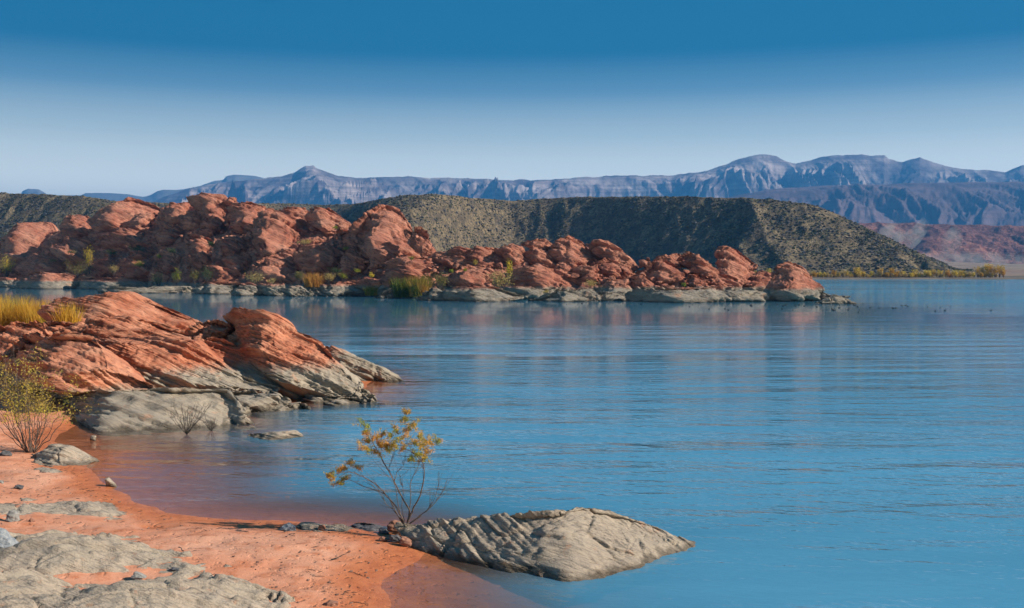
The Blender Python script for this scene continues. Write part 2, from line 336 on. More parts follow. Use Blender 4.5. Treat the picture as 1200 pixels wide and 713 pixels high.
# ------------------------------------------------------------------ rock builder
def tri_radial(Q, n=720):
    """distance from the origin to the outline Q for n directions"""
    ang = np.arange(n)*2*pi/n-pi; D = np.stack([np.cos(ang), np.sin(ang)], -1); R = np.zeros(n)
    for p, q in zip(Q, np.roll(Q, -1, 0)):
        e = q-p; den = D[:, 0]*e[1]-D[:, 1]*e[0]; den = np.where(abs(den) < 1e-9, 1e-9, den)
        tt = (p[0]*e[1]-p[1]*e[0])/den; uu = (p[0]*D[:, 1]-p[1]*D[:, 0])/den
        R = np.where((tt > 0) & (uu >= -1e-6) & (uu <= 1+1e-6), np.maximum(R, tt), R)
    k = max(3, n//90); ker = np.hanning(k+2)[1:-1]; ker /= ker.sum()
    Rp = np.concatenate([R[-k:], R, R[:k]]); return ang, np.convolve(Rp, ker, 'same')[k:-k]
def rock(name, label, pts, Yb, D=None, lean=.6, level=5, mat=None, bed=None, amp=.5, dip=.42, seed=None, cracks=3, group=None, facets=7, cat='rock', rough=1.0, box=.75, fdep=.60, prow=None, sink=0.0, beds=None, grow=1.07, crack=.35, blk=.8, jc=None, ja=.5, wp=.55, led=1.0):
    seed = seed if seed is not None else (abs(int(sum((i+1)*(a*3+b) for i, (a, b) in enumerate(pts)))) % 9973)
    rg = np.random.default_rng(seed)
    P = np.array(pts, float); a = (P[:, 1]-HZ)/F; zb = Z_of(P[:, 1].max(), Yb)
    u_ = (P[:, 0]-600)/F; pb, sL, sR, kx = (tuple(prow)+(0,))[:4] if prow else (P[:, 0].mean(), 0, 0, 0); Xb = (pb-600)/F*Yb
    def fold(xx, zz): dx = xx-Xb-kx*(zz-zb); e_ = .06*(np.ptp(u_)*Yb); m_ = np.sqrt(dx*dx+e_*e_)-e_; return np.where(dx > 0, sR, sL)*m_
    Y = np.full(len(P), float(Yb))
    Z = CAMH-a*Y
    for _ in range(60): f_ = fold(u_*Y, Z); Z = (CAMH-a*(Yb+f_-lean*zb))/(1+a*lean); Y = .6*Y+.4*(Yb+lean*(Z-zb)+f_)
    X = u_*Y
    Q = np.stack([X, Z], -1)
    nx = np.roll(Q, -1, 0); cr = Q[:, 0]*nx[:, 1]-nx[:, 0]*Q[:, 1]; A = cr.sum()/2
    c = ((Q+nx)*cr[:, None]).sum(0)/(6*A); Q = (Q-c)*grow
    W, Hh = np.ptp(Q[:, 0]), np.ptp(Q[:, 1])
    if D is None: D = .46*math.sqrt(W*Hh)
    # whiten, so that long rocks are sampled evenly
    cov = np.cov(np.concatenate([Q*(1-s)+np.roll(Q, -1, 0)*s for s in (0, .25, .5, .75)]).T); ev, U = np.linalg.eigh(cov); S = np.sqrt(ev)
    Qw = (Q@U)/S; ang, R = tri_radial(Qw)
    V, Fc = ico(level); V = V-np.array([0, .38, 0]); V = V/np.linalg.norm(V, axis=1)[:, None]
    # facets: flatten the ball with a few planes before it takes the outline
    for i in range(facets):
        n = np.array([rg.normal()*.62, -1, rg.normal()*.62]); n /= np.linalg.norm(n); d = rg.uniform(fdep, fdep+.3)
        yk = (d-n[0]*V[:, 0]-n[2]*V[:, 2])/n[1]; V[:, 1] = np.where(V[:, 1] < .15, np.maximum(V[:, 1], np.minimum(yk, .3)), V[:, 1])
    rho = np.hypot(V[:, 0], V[:, 2]); th = np.arctan2(V[:, 2], V[:, 0])
    r = np.interp(th, ang, R, period=2*pi)*np.minimum(rho, 1)**box
    q = np.stack([np.cos(th)*r, np.sin(th)*r], -1)*S@U.T
    x = c[0]+q[:, 0]; z = c[1]+q[:, 1]; y = Yb+lean*(z-zb)+fold(x, z)+V[:, 1]*D; z = z-sink
    p = np.stack([x, y, z], -1); N = vnormals(p, Fc)
    if (N*(p-p.mean(0))).sum() < 0: N = -N; Fc = Fc[:, ::-1]
    sz = min(W, Hh, 2*D*1.2); bed = bed or sz*.22
    s = np.array([sin(dip), cos(dip)*sin(.45), cos(dip)*cos(.45)])
    o = N-np.outer(N@s, s)*.8
    bs = beds if beds is not None else seed
    warp = wp*fbm(p/(bed*11), bs, 2)
    tt = (p@s)/bed+warp
    mod = .55+.6*vnoise(p/(bed*4), seed+3)
    disp = blk*strata(tt*.31+2, bs+40)+strata(tt, bs)*1.0*mod+led*(.42*strata(tt*2.7+5, bs+9)+.18*strata(tt*6.1, bs+4))
    big = fbm(p/(sz*.55), seed+1, 3)*.9
    fn = ridged(p/(bed*1.3), seed+2, 3)*.22*rough
    cr_ = 0
    for i in range(cracks):
        n = rg.normal(size=3)*np.array([1, .6, .35]); n /= np.linalg.norm(n); off = rg.uniform(-.6, .6)*W*.4
        dd = (p-p.mean(0))@n-off+vnoise(p/(sz*.3), seed+20+i)*sz*.07
        cr_ = cr_-np.exp(-(dd/(bed*.16))**2)*1.3-.5*smooth(0, bed*.3, dd)
    h = amp*bed*(disp+fn+crack*cr_)+sz*.06*big
    # joints: blocks that stand a little proud or sunk, with a crack between them
    jc = jc or bed*5; e1 = np.cross(s, [0, 1, 0]); e1 /= np.linalg.norm(e1); e2 = np.cross(s, e1)
    for c_, a_ in ((jc, ja), (jc*.42, ja*.35)):
        pj = np.stack([p@e1/c_, p@e2/c_, p@s/(c_*.42)], -1)+.22*np.stack([fbm(p/c_*.9, bs+50+k_, 2) for k_ in range(3)], -1)
        v_, g_ = joints(pj, bs+60); h = h+a_*(.9*v_*smooth(0, .10, g_)-.45*(1-smooth(0, .09, g_)))
    p = p+o*h[:, None]
    mid = np.array([x.mean(), y.mean(), z.min()])
    ob = obj(name, mesh(name, p-mid, Fc, mat), loc=mid)
    return tag(ob, label, cat, group)
def parse(s): return [tuple(float(v) for v in q.split(',')) for q in s.split()]
# ------------------------------------------------------------------ near outcrop
G1 = 'rocks of the near outcrop'
near = [
 # name, label, outline, Y, D, lean, level, bed, dip
 ('sandstone_outcrop', 'rounded crest of the near red outcrop, highest rock behind the others with ribbed layers', '50,371 60,362 76,354 97,350 128,342 147,345 165,354 191,365 228,381 236,393 228,410 160,412 100,400 60,392', 57, 4.2, .9, 6, .50, .42),
 ('sandstone_slab', 'long overhanging red slab lying under the crest of the near outcrop', '66,397 76,386 87,380 121,369 152,371 195,388 227,395 234,402 200,408 140,408 104,410 75,410', 46, 2.4, .7, 6, .36, .40),
 ('sandstone_boulder', 'red block with a pointed top at the inland end of the near outcrop', '-14,388 17,379 41,383 52,393 56,410 30,425 -14,430', 41, 2.0, .6, 6, .34, .40),
 ('sandstone_boulder', 'small low red rock between the pointed block and the long overhanging slab', '40,386 56,379 82,381 84,392 76,402 50,402', 47, 1.6, .6, 5, .3, .40),
 ('sandstone_block', 'broad finely striped red block with a shaded face directly above the yellow green bush', '2,412 20,402 41,398 72,397 98,399 121,412 143,425 165,448 176,461 108,466 70,466 44,470 10,460', 34.6, 2.5, .75, 6, .30, .30),
 ('sandstone_slab', 'wide ramp of stepped red layers turning grey in the middle of the near outcrop', '104,399 122,394 182,397 228,399 240,413 258,430 290,447 322,456 320,464 255,466 174,466 150,445 125,416', 37.6, 2.6, .8, 7, .32, .42),
 ('sandstone_slab', 'smooth grey slab at the foot of the near outcrop behind the bare dark shrub', '52,459 100,457 175,458 262,460 275,474 284,494 262,510 225,522 160,528 127,528 96,514 68,488', 31.6, 1.3, 1.3, 6, .42, .22),
 ('sandstone_slab', 'flat grey ledge beside the smooth grey slab, beneath the stepped red ramp', '245,462 290,460 327,462 335,470 315,484 284,495 256,500', 35.4, 1.2, .9, 5, .25, .2),
 ('sandstone_slab', 'low grey tongue of rock touching the water below the shaded hollow', '278,484 290,478 315,474 350,470 362,484 357,492 330,496 284,498', 35.9, .9, .8, 5, .22, .2),
 ('sandstone_block', 'great tilted red wedge with a steep shaded end and grey toe reaching the water', '240,402 248,394 266,386 269,372 283,364 307,366 333,380 341,391 369,403 389,421 430,455 412,463 372,464 348,462 320,452 285,430 255,412', 39.2, 2.3, .55, 7, .30, .52),
 ('sandstone_boulder', 'small red block leaning against the upper end of the great tilted wedge', '222,394 233,380 248,378 270,384 266,396 250,406 232,408', 42.5, 1.5, .5, 5, .28, .45),
 ('sandstone_outcrop', 'inner mass of layered rock filling the gaps behind the stepped ramp of the near outcrop', '0,425 20,402 90,388 150,386 230,398 290,418 345,448 352,474 280,474 160,480 60,470 10,450', 42, 1.6, .8, 6, .3, .4),
 ('sandstone_slab', 'shaded red hollow slab dipping between the stepped ramp and the great wedge', '222,402 250,398 290,410 335,438 356,462 352,478 320,474 280,450 244,425', 38.9, 1.2, .9, 6, .28, .50),
 ('sandstone_boulder', 'dark undercut rock below the toe of the great tilted wedge', '346,457 400,458 428,460 424,474 376,482 350,482', 39.0, 1.1, .5, 5, .25, .1),
 ('sandstone_slab', 'pale grey slab at the waterline under the undercut of the wedge', '372,490 380,473 400,467 424,469 430,486 400,492', 37.6, .8, .6, 5, .22, .15),
 ('sandstone_boulder', 'low round brown boulder at the very tip of the near outcrop waterline', '416,484 424,465 437,465 446,476 440,486', 38.3, .6, .5, 5, .2, .15),
 ('sandstone_slab', 'separate grey wedge sloping into the lake behind the great red wedge', '380,409 389,406 447,431 463,440 472,447 450,456 420,460 400,450 383,425', 46, 1.6, .6, 6, .26, .50),
]
PROW = {4: (82, 1.5, .2, -.55), 5: (165, .8, .15, -.8), 6: (127, 1.4, .12, -.4), 9: (346, 1.4, .2, -.62), 0: (110, .5, .2), 1: (100, .5, .2), 2: (20, .6, .3), 16: (395, .8, .1), 8: (300, .6, .2), 7: (270, .5, .2), 14: (385, .6, .2), 15: (424, .6, .3)}
for i_, (nm, lb, pts, Y, D, ln, lv, bd, dp) in enumerate(near):
    rock(nm, lb, parse(pts), Y, D, ln, lv, M_near if i_ in (0, 1, 2, 3, 4, 10) else M_near2, .26, .7 if i_ in (6, 7, 8, 14) else 1.15, .40, group=G1, cracks=2, crack=.2, beds=77, grow=1.02, blk=1.7, jc=2.6, wp=.3, led=1.6, ja=.08 if i_ in (6, 7, 8, 14) else .15, facets=12, fdep=.42, box=.62, prow=PROW.get(i_))
# ------------------------------------------------------------------ the rock in the water by the sapling and small rocks
rock('sandstone_slab', 'large pale grey grooved rock lying half in the water beside the sapling', parse('473,616 495,617 525,611 605,606 640,603 679,598 715,604 750,615 785,626 820,638 838,644 795,658 745,671 679,691 640,679 605,668 561,657 520,649 490,636'), 16.35, .55, 1.6, 7, M_grey, .12, .42, .9, cracks=3, crack=.3, facets=9, fdep=.45, rough=.6, box=.5, jc=.95, ja=.10, prow=(676, .8, 1.0, -.35), sink=.05, group='rocks at the water edge')
def small(name, label, pts, mat, lean=.3, lv=4, D=None, sink=0.0, dip=.3, amp=.5, group='loose stones on the beach', water=False):
    P = parse(pts); px = sum(a for a, b in P)/len(P); py = max(b for a, b in P)
    x, Y = (X_of(px, CAMH*F/(py-HZ)), CAMH*F/(py-HZ)) if water else at_ground(px, py)
    w = (max(a for a, b in P)-min(a for a, b in P))/F*Y; D = D or w*.4
    return rock(name, label, P, Y+D*.55, D, lean, lv, mat, w*.16, amp, dip, group=group, cracks=1, facets=8, ja=w*.05, jc=w*.5, prow=(px, .7, .7) if lean > 1 else None, sink=.04 if lean > 1 else 0)
small('boulder', 'domed pale grey rock half buried in sand where the lagoon begins', '22,541 45,530 64,522 80,523 108,539 100,546 60,547', M_grey, 1.2, 6, .75, group='rocks at the water edge')
small('sandstone_slab', 'flat pale stone flush with the sand below the domed grey rock', '34,551 45,547 62,549 80,557 60,558 40,555', M_grey, 2.5, 5, .35, group='rocks at the water edge')
small('standing_stone', 'small upright pointed stone standing in the shallow water off the beach', '124,571 124,561 127,560 134,567 137,571', M_grey, .1, 4, water=True)
small('boulder', 'tiny pale boulder in the shallows below the smooth grey slab', '105,516 107,511 112,511 112,517', M_grey, .1, 4, water=True)
small('sandstone_slab', 'thin flat rock barely breaking the surface of the lagoon', '287,514 294,508 320,506 346,504 353,510 330,516 300,517', M_grey, 2.0, 5, .3, water=True, group='rocks at the water edge')
small('flat_rock', 'very low pale shoal rock behind the thin flat lagoon rock', '258,501 275,499 296,499 300,502 280,504', M_grey, 2.0, 4, .3, water=True, group='rocks at the water edge')
small('stone', 'dark blue grey stone on the sand in the shadow of the sapling', '327,621 331,616 338,613 346,618 347,622', M_stone_blue)
small('stone', 'squat reddish stone on the shore between the dark stone and the sapling', '372,621 374,616 380,615 382,622', M_stone_red)
small('rock_ledge', 'thin dark flaky ledge on the waterline just beside the sapling stones', '410,616 415,612 435,613 455,617 456,624 440,623 425,620', M_stone_dark, 1.4, 5, .28)
small('flat_rock', 'thin pale crust of rock along the water edge behind the dark stone', '335,618 355,612 400,614 420,622 400,627 360,622', M_grey, 3.0, 5, .4)
for i, (lb, pts, m) in enumerate([
  ('round pinkish stone against the foot of the sapling stems', '454,622 455,614 462,610 470,612 474,620 468,625', M_stone_red),
  ('squared grey stone just below the round pinkish one', '470,626 471,618 478,615 484,620 483,628', M_stone_grey),
  ('small dark stone at the sapling foot nearest the flaky ledge', '443,626 445,620 452,620 456,626', M_stone_dark),
  ('brown block at the sapling foot against the large pale rock', '482,628 484,619 494,617 499,624 495,631', M_stone_grey),
  ('lowest dark stone of the heap below the sapling', '455,636 458,628 466,627 472,635 466,637', M_stone_dark),
  ('tilted pinkish stone at the bottom corner of the heap below the sapling', '469,638 470,629 477,630 486,638 482,642', M_stone_red),
  ('little flat stone on the sand in front of the heap', '444,632 448,629 456,633 452,635', M_stone_red),
  ('grey stone between the heap and the rock in the water', '484,634 488,627 497,630 500,637 492,639', M_stone_grey)]):
    small('stone', lb, pts, m, group='heap of stones at the foot of the sapling')
small('stone', 'rounded grey stone with a shaded side on the sand at the photo edge', '7,610 9,601 15,597 22,600 22,611 14,613', M_stone_grey)
small('stone', 'dark brown pyramid stone just behind the rounded grey one', '13,599 17,592 22,592 28,599 20,601', M_stone_red)
small('stone', 'blue grey speckled boulder cut by the photo edge above the bedrock', '-8,650 -8,618 4,622 18,638 28,650 12,654', M_stone_blue, .4, 5)
small('stone', 'small brown stone on bedrock beside the rounded grey one', '33,611 37,607 41,611 38,613', M_stone_red)
small('stone', 'flat dark stone on the open sand below the flat pale stone', '16,572 20,568 28,570 26,573', M_stone_dark)
small('stone', 'tiny grey stone at the photo edge level with the dark flat one', '-2,566 0,563 4,564 4,567', M_stone_grey)
small('stone', 'small dark chip lying in the middle of the big bedrock slab', '135,645 137,638 141,640 141,646', M_stone_dark)
small('stone', 'pyramid shaped stone bedded at the lower edge of the big bedrock slab', '153,677 158,670 165,673 172,677 160,678', M_stone_grey)
small('stone', 'dark flat chip near the far end of the big bedrock slab', '198,668 202,665 210,667 208,669', M_stone_dark)
small('stone', 'dark slanted stone on the beach just above the dune edge of bedrock', '-4,535 4,528 12,530 14,534 6,536', M_stone_dark)
small('stone', 'dark reddish lump on the sand at the lower margin near the water', '380,708 386,704 396,706 396,710 384,711', M_stone_red)
# bedrock sheets: shallow swells of rock that rise out of the sand
def bedrock(label, pts, h, seed, res=.035):
    W = np.array([at_ground(a, b) for a, b in parse(pts)])
    x = np.arange(W[:, 0].min()-.3, W[:, 0].max()+.3, res); y = np.arange(W[:, 1].min()-.3, W[:, 1].max()+.3, res)
    Xg, Yg = np.meshgrid(x, y); xf, yf = Xg.ravel(), Yg.ravel(); p = P3(xf, yf, 0*xf)
    d = sdf(W, xf, yf)+.22*fbm(p*1.6, seed, 4)
    z = H(xf, yf, True)+h*smooth(-.25, 1.0, d)-.06*h-.02
    tt = (yf*1.0-xf*.35)/.42+.9*fbm(p*.9, seed+1, 3)
    z += h*.42*strata(tt, seed+2)+h*.25*strata(tt*2.6, seed+3)+.02*ridged(P3(xf*1.2, yf*3.5, 0*xf), seed+4, 4)+.06*h*fbm(p*5, seed+5, 3)
    for c_, a_ in ((1.3, .075), (.5, .03)):
        pj = P3((xf*.9+yf*.5)/c_, (yf*1.5-xf*.4)/c_, 0*xf+.5)+.2*np.stack([fbm(p/c_, seed+30+k_, 2) for k_ in range(3)], -1)
        v_, g_ = joints(pj, seed+9); z += a_*(.7*v_*smooth(0, .08, g_)-.55*(1-smooth(0, .06, g_)))
    z = z+h*.5*fbm(p*.8, seed+6, 2)
    z = np.where(d < -.1, np.minimum(z, H(xf, yf, True)-.03-.5*np.maximum(0, -.1-d)), z)
    mid = np.array([xf.mean(), yf.mean(), z.min()])
    o = obj('bedrock_slab', mesh('bedrock_slab', np.stack([xf, yf, z], -1)-mid, grid_faces(len(y), len(x)), M_grey), loc=mid)
    return tag(o, label, 'rock', 'bedrock sheets in the beach')
bedrock('thin grey bedrock sheet streaked with orange sand, farthest up the beach', '-60,583 40,583 90,589 140,595 178,606 150,611 90,613 30,609 -60,606', .13, 41)
bedrock('big grey bedrock slab sloping across the foot of the beach', '-120,622 0,618 50,626 90,631 160,633 200,645 250,664 288,672 270,680 200,672 130,676 60,672 -120,668', .27, 52)
bedrock('lowest bedrock slab with long sandy cracks along the bottom margin', '-140,672 0,676 80,690 150,686 215,676 260,682 310,696 332,712 335,730 250,760 -140,770', .26, 63)
def tube(path, rad, sides=5):
    path = np.array(path, float); n = len(path); T = np.gradient(path, axis=0); T /= np.linalg.norm(T, axis=1)[:, None]+1e-9
    up = np.array([.13, 1, .21]); A = np.cross(T, up); A /= np.linalg.norm(A, axis=1)[:, None]+1e-9; B = np.cross(T, A)
    r = np.asarray(rad)[:, None, None]; an = np.arange(sides)*2*pi/sides
    V = path[:, None, :]+r*(np.cos(an)[None, :, None]*A[:, None, :]+np.sin(an)[None, :, None]*B[:, None, :])
    Fc = []
    for i in range(n-1):
        for j in range(sides): k = (j+1) % sides; Fc.append((i*sides+j, i*sides+k, (i+1)*sides+k, (i+1)*sides+j))
    return V.reshape(-1, 3), np.array(Fc)
def join(parts):
    V, Fc, n = [], [], 0
    for v, f in parts: V.append(v); Fc.append(f+n); n += len(v)
    return np.concatenate(V), np.concatenate(Fc)
def leaves(P, size, rg, aspect=.35, up=.3):
    """one small blade per point of P"""
    n = len(P); d = rg.normal(size=(n, 3)); d[:, 2] += up; d /= np.linalg.norm(d, axis=1)[:, None]
    s = rg.normal(size=(n, 3)); s -= d*(s*d).sum(1)[:, None]; s /= np.linalg.norm(s, axis=1)[:, None]
    L = size*rg.uniform(.6, 1.3, (n, 1)); w = L*aspect
    V = np.stack([P-d*L/2, P+s*w/2, P+d*L/2, P-s*w/2], 1).reshape(-1, 3)
    return V, np.arange(4*n).reshape(n, 4)
# ------------------------------------------------------------------ sapling
def curve(pts, Y, dy0, dy1, n=14):
    P = np.array(pts, float); t = np.linspace(0, 1, len(P)); u = np.linspace(0, 1, n)
    def cr(v): # smooth through the points
        from numpy import interp
        w = interp(u, t, v); k = np.array([.25, .5, .25]); q = np.convolve(np.pad(w, 1, mode='edge'), k, 'valid'); q[0], q[-1] = w[0], w[-1]; return q
    px, py = cr(P[:, 0]), cr(P[:, 1]); Yv = Y+dy0+(dy1-dy0)*u
    return np.stack([X_of(px, Yv), Yv, Z_of(py, Yv)], -1)
def wob(path, a, rg): 
    w = rg.normal(size=path.shape)*a; w[0] = 0; return path+w
rg = np.random.default_rng(5); SY = 19.0
root = tag(obj('sapling', None, loc=(X_of(475, SY), SY, Z_of(616, SY))), 'young tamarisk sapling with bare arching stems and a few orange tufts beside the grey rock', 'sapling')
base = np.array(root.location)
stems = [ # traced stem, depth drift, base radius
 ([(474, 614), (467, 598), (455, 582), (440, 566), (420, 556), (408, 552), (397, 560)], -.25, .016, [(397, 560), (403, 553), (395, 550)]),
 ([(472, 614), (462, 596), (452, 578), (430, 572), (412, 563), (398, 562)], .2, .012, [(398, 562)]),
 ([(477, 614), (482, 600), (474, 588), (462, 565), (450, 543), (438, 522), (434, 508)], .1, .018, [(434, 508), (438, 520), (444, 512), (450, 516), (433, 518)]),
 ([(478, 612), (484, 598), (493, 580), (498, 560), (497, 545), (488, 532), (474, 526)], -.2, .018, [(474, 526), (484, 522), (478, 510), (492, 530)]),
 ([(477, 612), (481, 595), (481, 570), (482, 560), (490, 550), (492, 540), (494, 530)], .3, .010, [(494, 530), (502, 520)]),
 ([(480, 614), (496, 602), (510, 590), (518, 578), (524, 563)], .15, .011, []),
 ([(480, 614), (500, 600), (510, 585), (514, 570), (513, 553)], -.3, .009, []),
 ([(473, 614), (466, 592), (465, 575), (460, 560), (448, 555), (443, 558)], -.35, .008, []),
 ([(474, 612), (470, 590), (474, 575), (469, 566), (470, 552)], .3, .007, []),
 ([(462, 565), (466, 552), (474, 545), (476, 532)], .1, .008, [(476, 532), (472, 522)]),
 ([(460, 560), (455, 548), (460, 535)], .15, .006, [(460, 530)]),
 ([(478, 512), (474, 495), (474, 478)], .05, .004, [(474, 478), (474, 484), (475, 492)]),
 ([(474, 614), (463, 600), (452, 590), (440, 572), (428, 565)], .4, .008, []),
]
pts_leaf = []
for tr, dy, r0, tufts in stems:
    pa = wob(curve(tr, SY, 0 if tr[0][1] > 600 else dy*.6, dy, 16), .006, rg); n = len(pa)
    parts = [tube(pa-base, r0*np.linspace(1, .28, n))]
    for _ in range(10 if tr[0][1] > 600 else 4):   # side twigs
        i = rg.integers(n//3, n-2); d = (pa[i+1]-pa[i]); d /= np.linalg.norm(d); d = d+rg.normal(size=3)*np.array([.55, .6, .3])+np.array([0, 0, .35])
        L = rg.uniform(.12, .36); tw = [pa[i]+d*L*s/4+np.array([0, 0, .05*L*s*s/8]) for s in range(5)]
        parts.append(tube(np.array(tw)-base, .004*np.linspace(1, .4, 5), 3))
    V, Fc = join(parts); obj('stem', mesh('stem', V, Fc, M_bark), root)
    pass
tuft = '430,500 426,508 437,514 446,511 452,520 458,512 430,526 438,530 470,514 478,506 483,499 487,517 494,523 500,531 496,540 480,538 504,518 513,519 462,522 474,524 466,508 491,511 447,524 454,528 432,518 476,484 474,492 397,553 391,560 402,561 396,566 405,549 386,557 411,543 418,548 494,534'
for q in tuft.split():
    px, py = [float(v) for v in q.split(',')]; Yq = SY+rg.normal()*.15; small_ = px < 425 or py < 496
    c0 = np.array([X_of(px, Yq), Yq, Z_of(py, Yq)])
    for _ in range(4 if not small_ else 3):      # feathery sprays
        d = rg.normal(size=3)*np.array([1, 1, .7])+np.array([0, 0, .35]); d /= np.linalg.norm(d); L = rg.uniform(.10, .26)*(.6 if small_ else 1); m = 80
        pts_leaf.append(c0+d*L*rg.random((m, 1))+rg.normal(size=(m, 3))*.022)
V, Fc = leaves(np.concatenate(pts_leaf)-base, .045, rg, .25, .5)
tag(obj('foliage', mesh('foliage', V, Fc, LM['sapling'], False), root), kind='stuff')
# ------------------------------------------------------------------ bush by the outcrop, bare shrub
rg = np.random.default_rng(11)
bx, by = at_ground(37, 531)
root = tag(obj('bush', None, loc=(bx, by, float(H(bx, by, False))-.02)), 'yellow green willow bush with grey stems standing on the sand before the outcrop', 'bush')
lf = []
for k in range(26):
    az = rg.uniform(0, 2*pi); sp = rg.uniform(.2, 1.0); hgt = rg.uniform(1.7, 3.1)*(1.1 if cos(az) < 0 else .85)
    tip = np.array([cos(az)*sp*1.35-.12*(hgt-1), sin(az)*sp*.8, hgt*(1-.28*sp)]); mid = tip*np.array([.75, .75, .5])
    u = np.linspace(0, 1, 12)[:, None]; pa = 2*u*(1-u)*mid+u*u*tip+(1-u)**2*np.array([cos(az), sin(az), 0])*.08; pa = wob(pa, .022, rg)
    parts = [tube(pa, .014*np.linspace(1, .25, 12), 4)]
    for _ in range(13):
        i = rg.integers(3, 12); i = min(i, 11); d = rg.normal(size=3)*np.array([.7, .7, .4])+np.array([0, 0, .6]); L = rg.uniform(.15, .5)
        tw = np.array([pa[i]+d*L*s/3+rg.normal(size=3)*.01 for s in range(4)]); parts.append(tube(tw, .0045*np.linspace(1, .4, 4), 3))
        if 1.0 < tw[-1][2] < 2.7 and rg.random() < .5: lf.append(tw[-1]+rg.normal(size=(42, 3))*.10)
    V, Fc = join(parts); obj('stem', mesh('stem', V, Fc, M_bark), root)
V, Fc = leaves(np.concatenate(lf), .05, rg, .4); tag(obj('foliage', mesh('foliage', V, Fc, LM['bush'], False), root), kind='stuff')
def twigs(px, py, n, hgt, spread, lb, mat=M_barkdark, z=0.0, name='bare_shrub'):
    x, y = at_ground(px, py); r = tag(obj(name, None, loc=(x, y, z)), lb, 'shrub')
    for k in range(n):
        az = rg.uniform(0, 2*pi); sp = rg.uniform(.3, 1)*spread; tip = np.array([cos(az)*sp, sin(az)*sp*.6, hgt*rg.uniform(.6, 1)])
        u = np.linspace(0, 1, 9)[:, None]; pa = wob(2*u*(1-u)*tip*np.array([.6, .6, .5])+u*u*tip, .012, rg); parts = [tube(pa, .011*np.linspace(1, .25, 9), 4)]
        for _ in range(4):
            i = rg.integers(3, 8); d = rg.normal(size=3)*.6+np.array([0, 0, .5]); L = rg.uniform(.1, .3)*hgt
            parts.append(tube(np.array([pa[i]+d*L*s/3 for s in range(4)]), .005*np.linspace(1, .4, 4), 3))
        V, Fc = join(parts); obj('stem', mesh('stem', V, Fc, mat), r)
    return r
twigs(219, 517, 15, 1.0, .75, 'leafless dark shrub at the waterline in front of the smooth grey slab')
twigs(248, 512, 8, .45, .4, 'small tangle of dead twigs beside the leafless dark shrub')
# dead sticks lying on the sand
for px, py, L, an, lb in [(397, 655, .35, .9, 'short dark stick on the open sand below the reddish stone'), (241, 678, .3, .8, 'dark stick poking from the lowest bedrock slab'), (212, 647, .25, 2.2, 'pale thin stick at the margin of the big bedrock slab'), (300, 694, .45, 2.6, 'long pale stick lying along the end of the lowest bedrock slab'), (10, 592, .3, .3, 'thin stick on the sand near the brown pyramid stone')]:
    x, y = at_ground(px, py); z = float(H(x, y))+.06; u = np.linspace(-.5, .5, 7)[:, None]
    pa = wob(u*np.array([cos(an), sin(an), .06])*L, .008, rg); V, Fc = tube(pa, .010*np.linspace(1, .5, 7), 5)
    tag(obj('twig', mesh('twig', V, Fc, M_barkdark if 'dark' in lb else M_bark), loc=(x, y, z)), lb, 'twig', 'dead sticks on the sand')
# pebbles and grit on the beach: nobody could count them
rg = np.random.default_rng(3); V0, F0 = ico(1); parts = []
for i in range(900):
    px = rg.uniform(-20, 460); py = rg.uniform(560, 712); x, y = at_ground(px, py); 
    if sdf(shoreA, np.array([x]), np.array([y]))[0] < .25: continue
    if vnoise(np.array([[x*.5, y*.5, 1.]]), 8)[0] < -.1: continue
    s = .008+.022*rg.random()**3; v = V0*(1+.3*rg.normal(size=(len(V0), 1)))*s*np.array([1.3, 1, .6]); an = rg.uniform(0, 6.28)
    v = v@np.array([[cos(an), sin(an), 0], [-sin(an), cos(an), 0], [0, 0, 1]]); parts.append((v+np.array([x, y, float(H(x, y))+s*.25]), F0))
V, Fc = join(parts); tag(obj('pebbles', mesh('pebbles', V, Fc, simple('mixed beach pebbles', (.14, .08, .06), (.33, .2, .14), 3), False)), kind='stuff')
# drift line and litter: thin dark bits washed up along the beach
rg = np.random.default_rng(44); parts = []
for i in range(5200):
    x, y = rg.uniform(-15, 0), rg.uniform(13, 27); dd = float(sdf(shoreA, np.array([x]), np.array([y]))[0])
    pr = .9*math.exp(-((dd-.55)/.12)**2)+.5*math.exp(-((dd-1.35)/.2)**2)+.10
    if dd < .2 or rg.random() > pr*(.4+.6*(vnoise(np.array([[x*.8, y*.8, 2.]]), 3)[0] > 0)): continue
    L, an = rg.uniform(.02, .09), rg.uniform(0, pi); z = float(H(x, y))+.006; d = np.array([cos(an), sin(an), rg.uniform(-.1, .1)])*L
    parts.append(tube([np.array([x, y, z])-d, np.array([x, y, z+.01*rg.random()])+d*rg.uniform(-.2, .2)*np.array([1, -1, 0]), np.array([x, y, z])+d], [.003, .0055, .002], 3))
V, Fc = join(parts); tag(obj('driftwood_litter', mesh('driftwood_litter', V, Fc, M_barkdark, False)), kind='stuff')
# ------------------------------------------------------------------ peninsula of red rocks
SHPX = np.array([-400, 0, 90, 170, 240, 310, 400, 500, 600, 700, 830, 900, 970, 1000]); SHPY = np.array([333.5, 335, 338, 340, 343, 345, 346.5, 350, 351, 351.5, 352, 350.5, 350.5, 352])
def Ysh(px): return CAMH*F/(np.interp(px, SHPX, SHPY)-HZ)
SL = 1.9
CR = parse('-400,290 -120,285 0,292 35,275 62,272 85,268 110,266 140,250 175,250 200,246 225,240 250,238 275,242 300,250 320,256 355,256 385,262 408,275 430,288 455,300 505,303 560,303 620,298 668,298 715,304 745,318 800,316 840,324 870,330 905,332 940,333 962,343 985,362')
CRx, CRy = np.array(CR).T
npx, nt = 1100, 150
px = np.linspace(-380, 984, npx); A_ = (np.interp(px, CRx, CRy)-HZ)/F; ys = Ysh(px); zc = (CAMH-A_*ys)/(1+SL*A_)
zc = np.maximum(zc, -1.5)
T = np.linspace(0, 1, nt); tf = .62
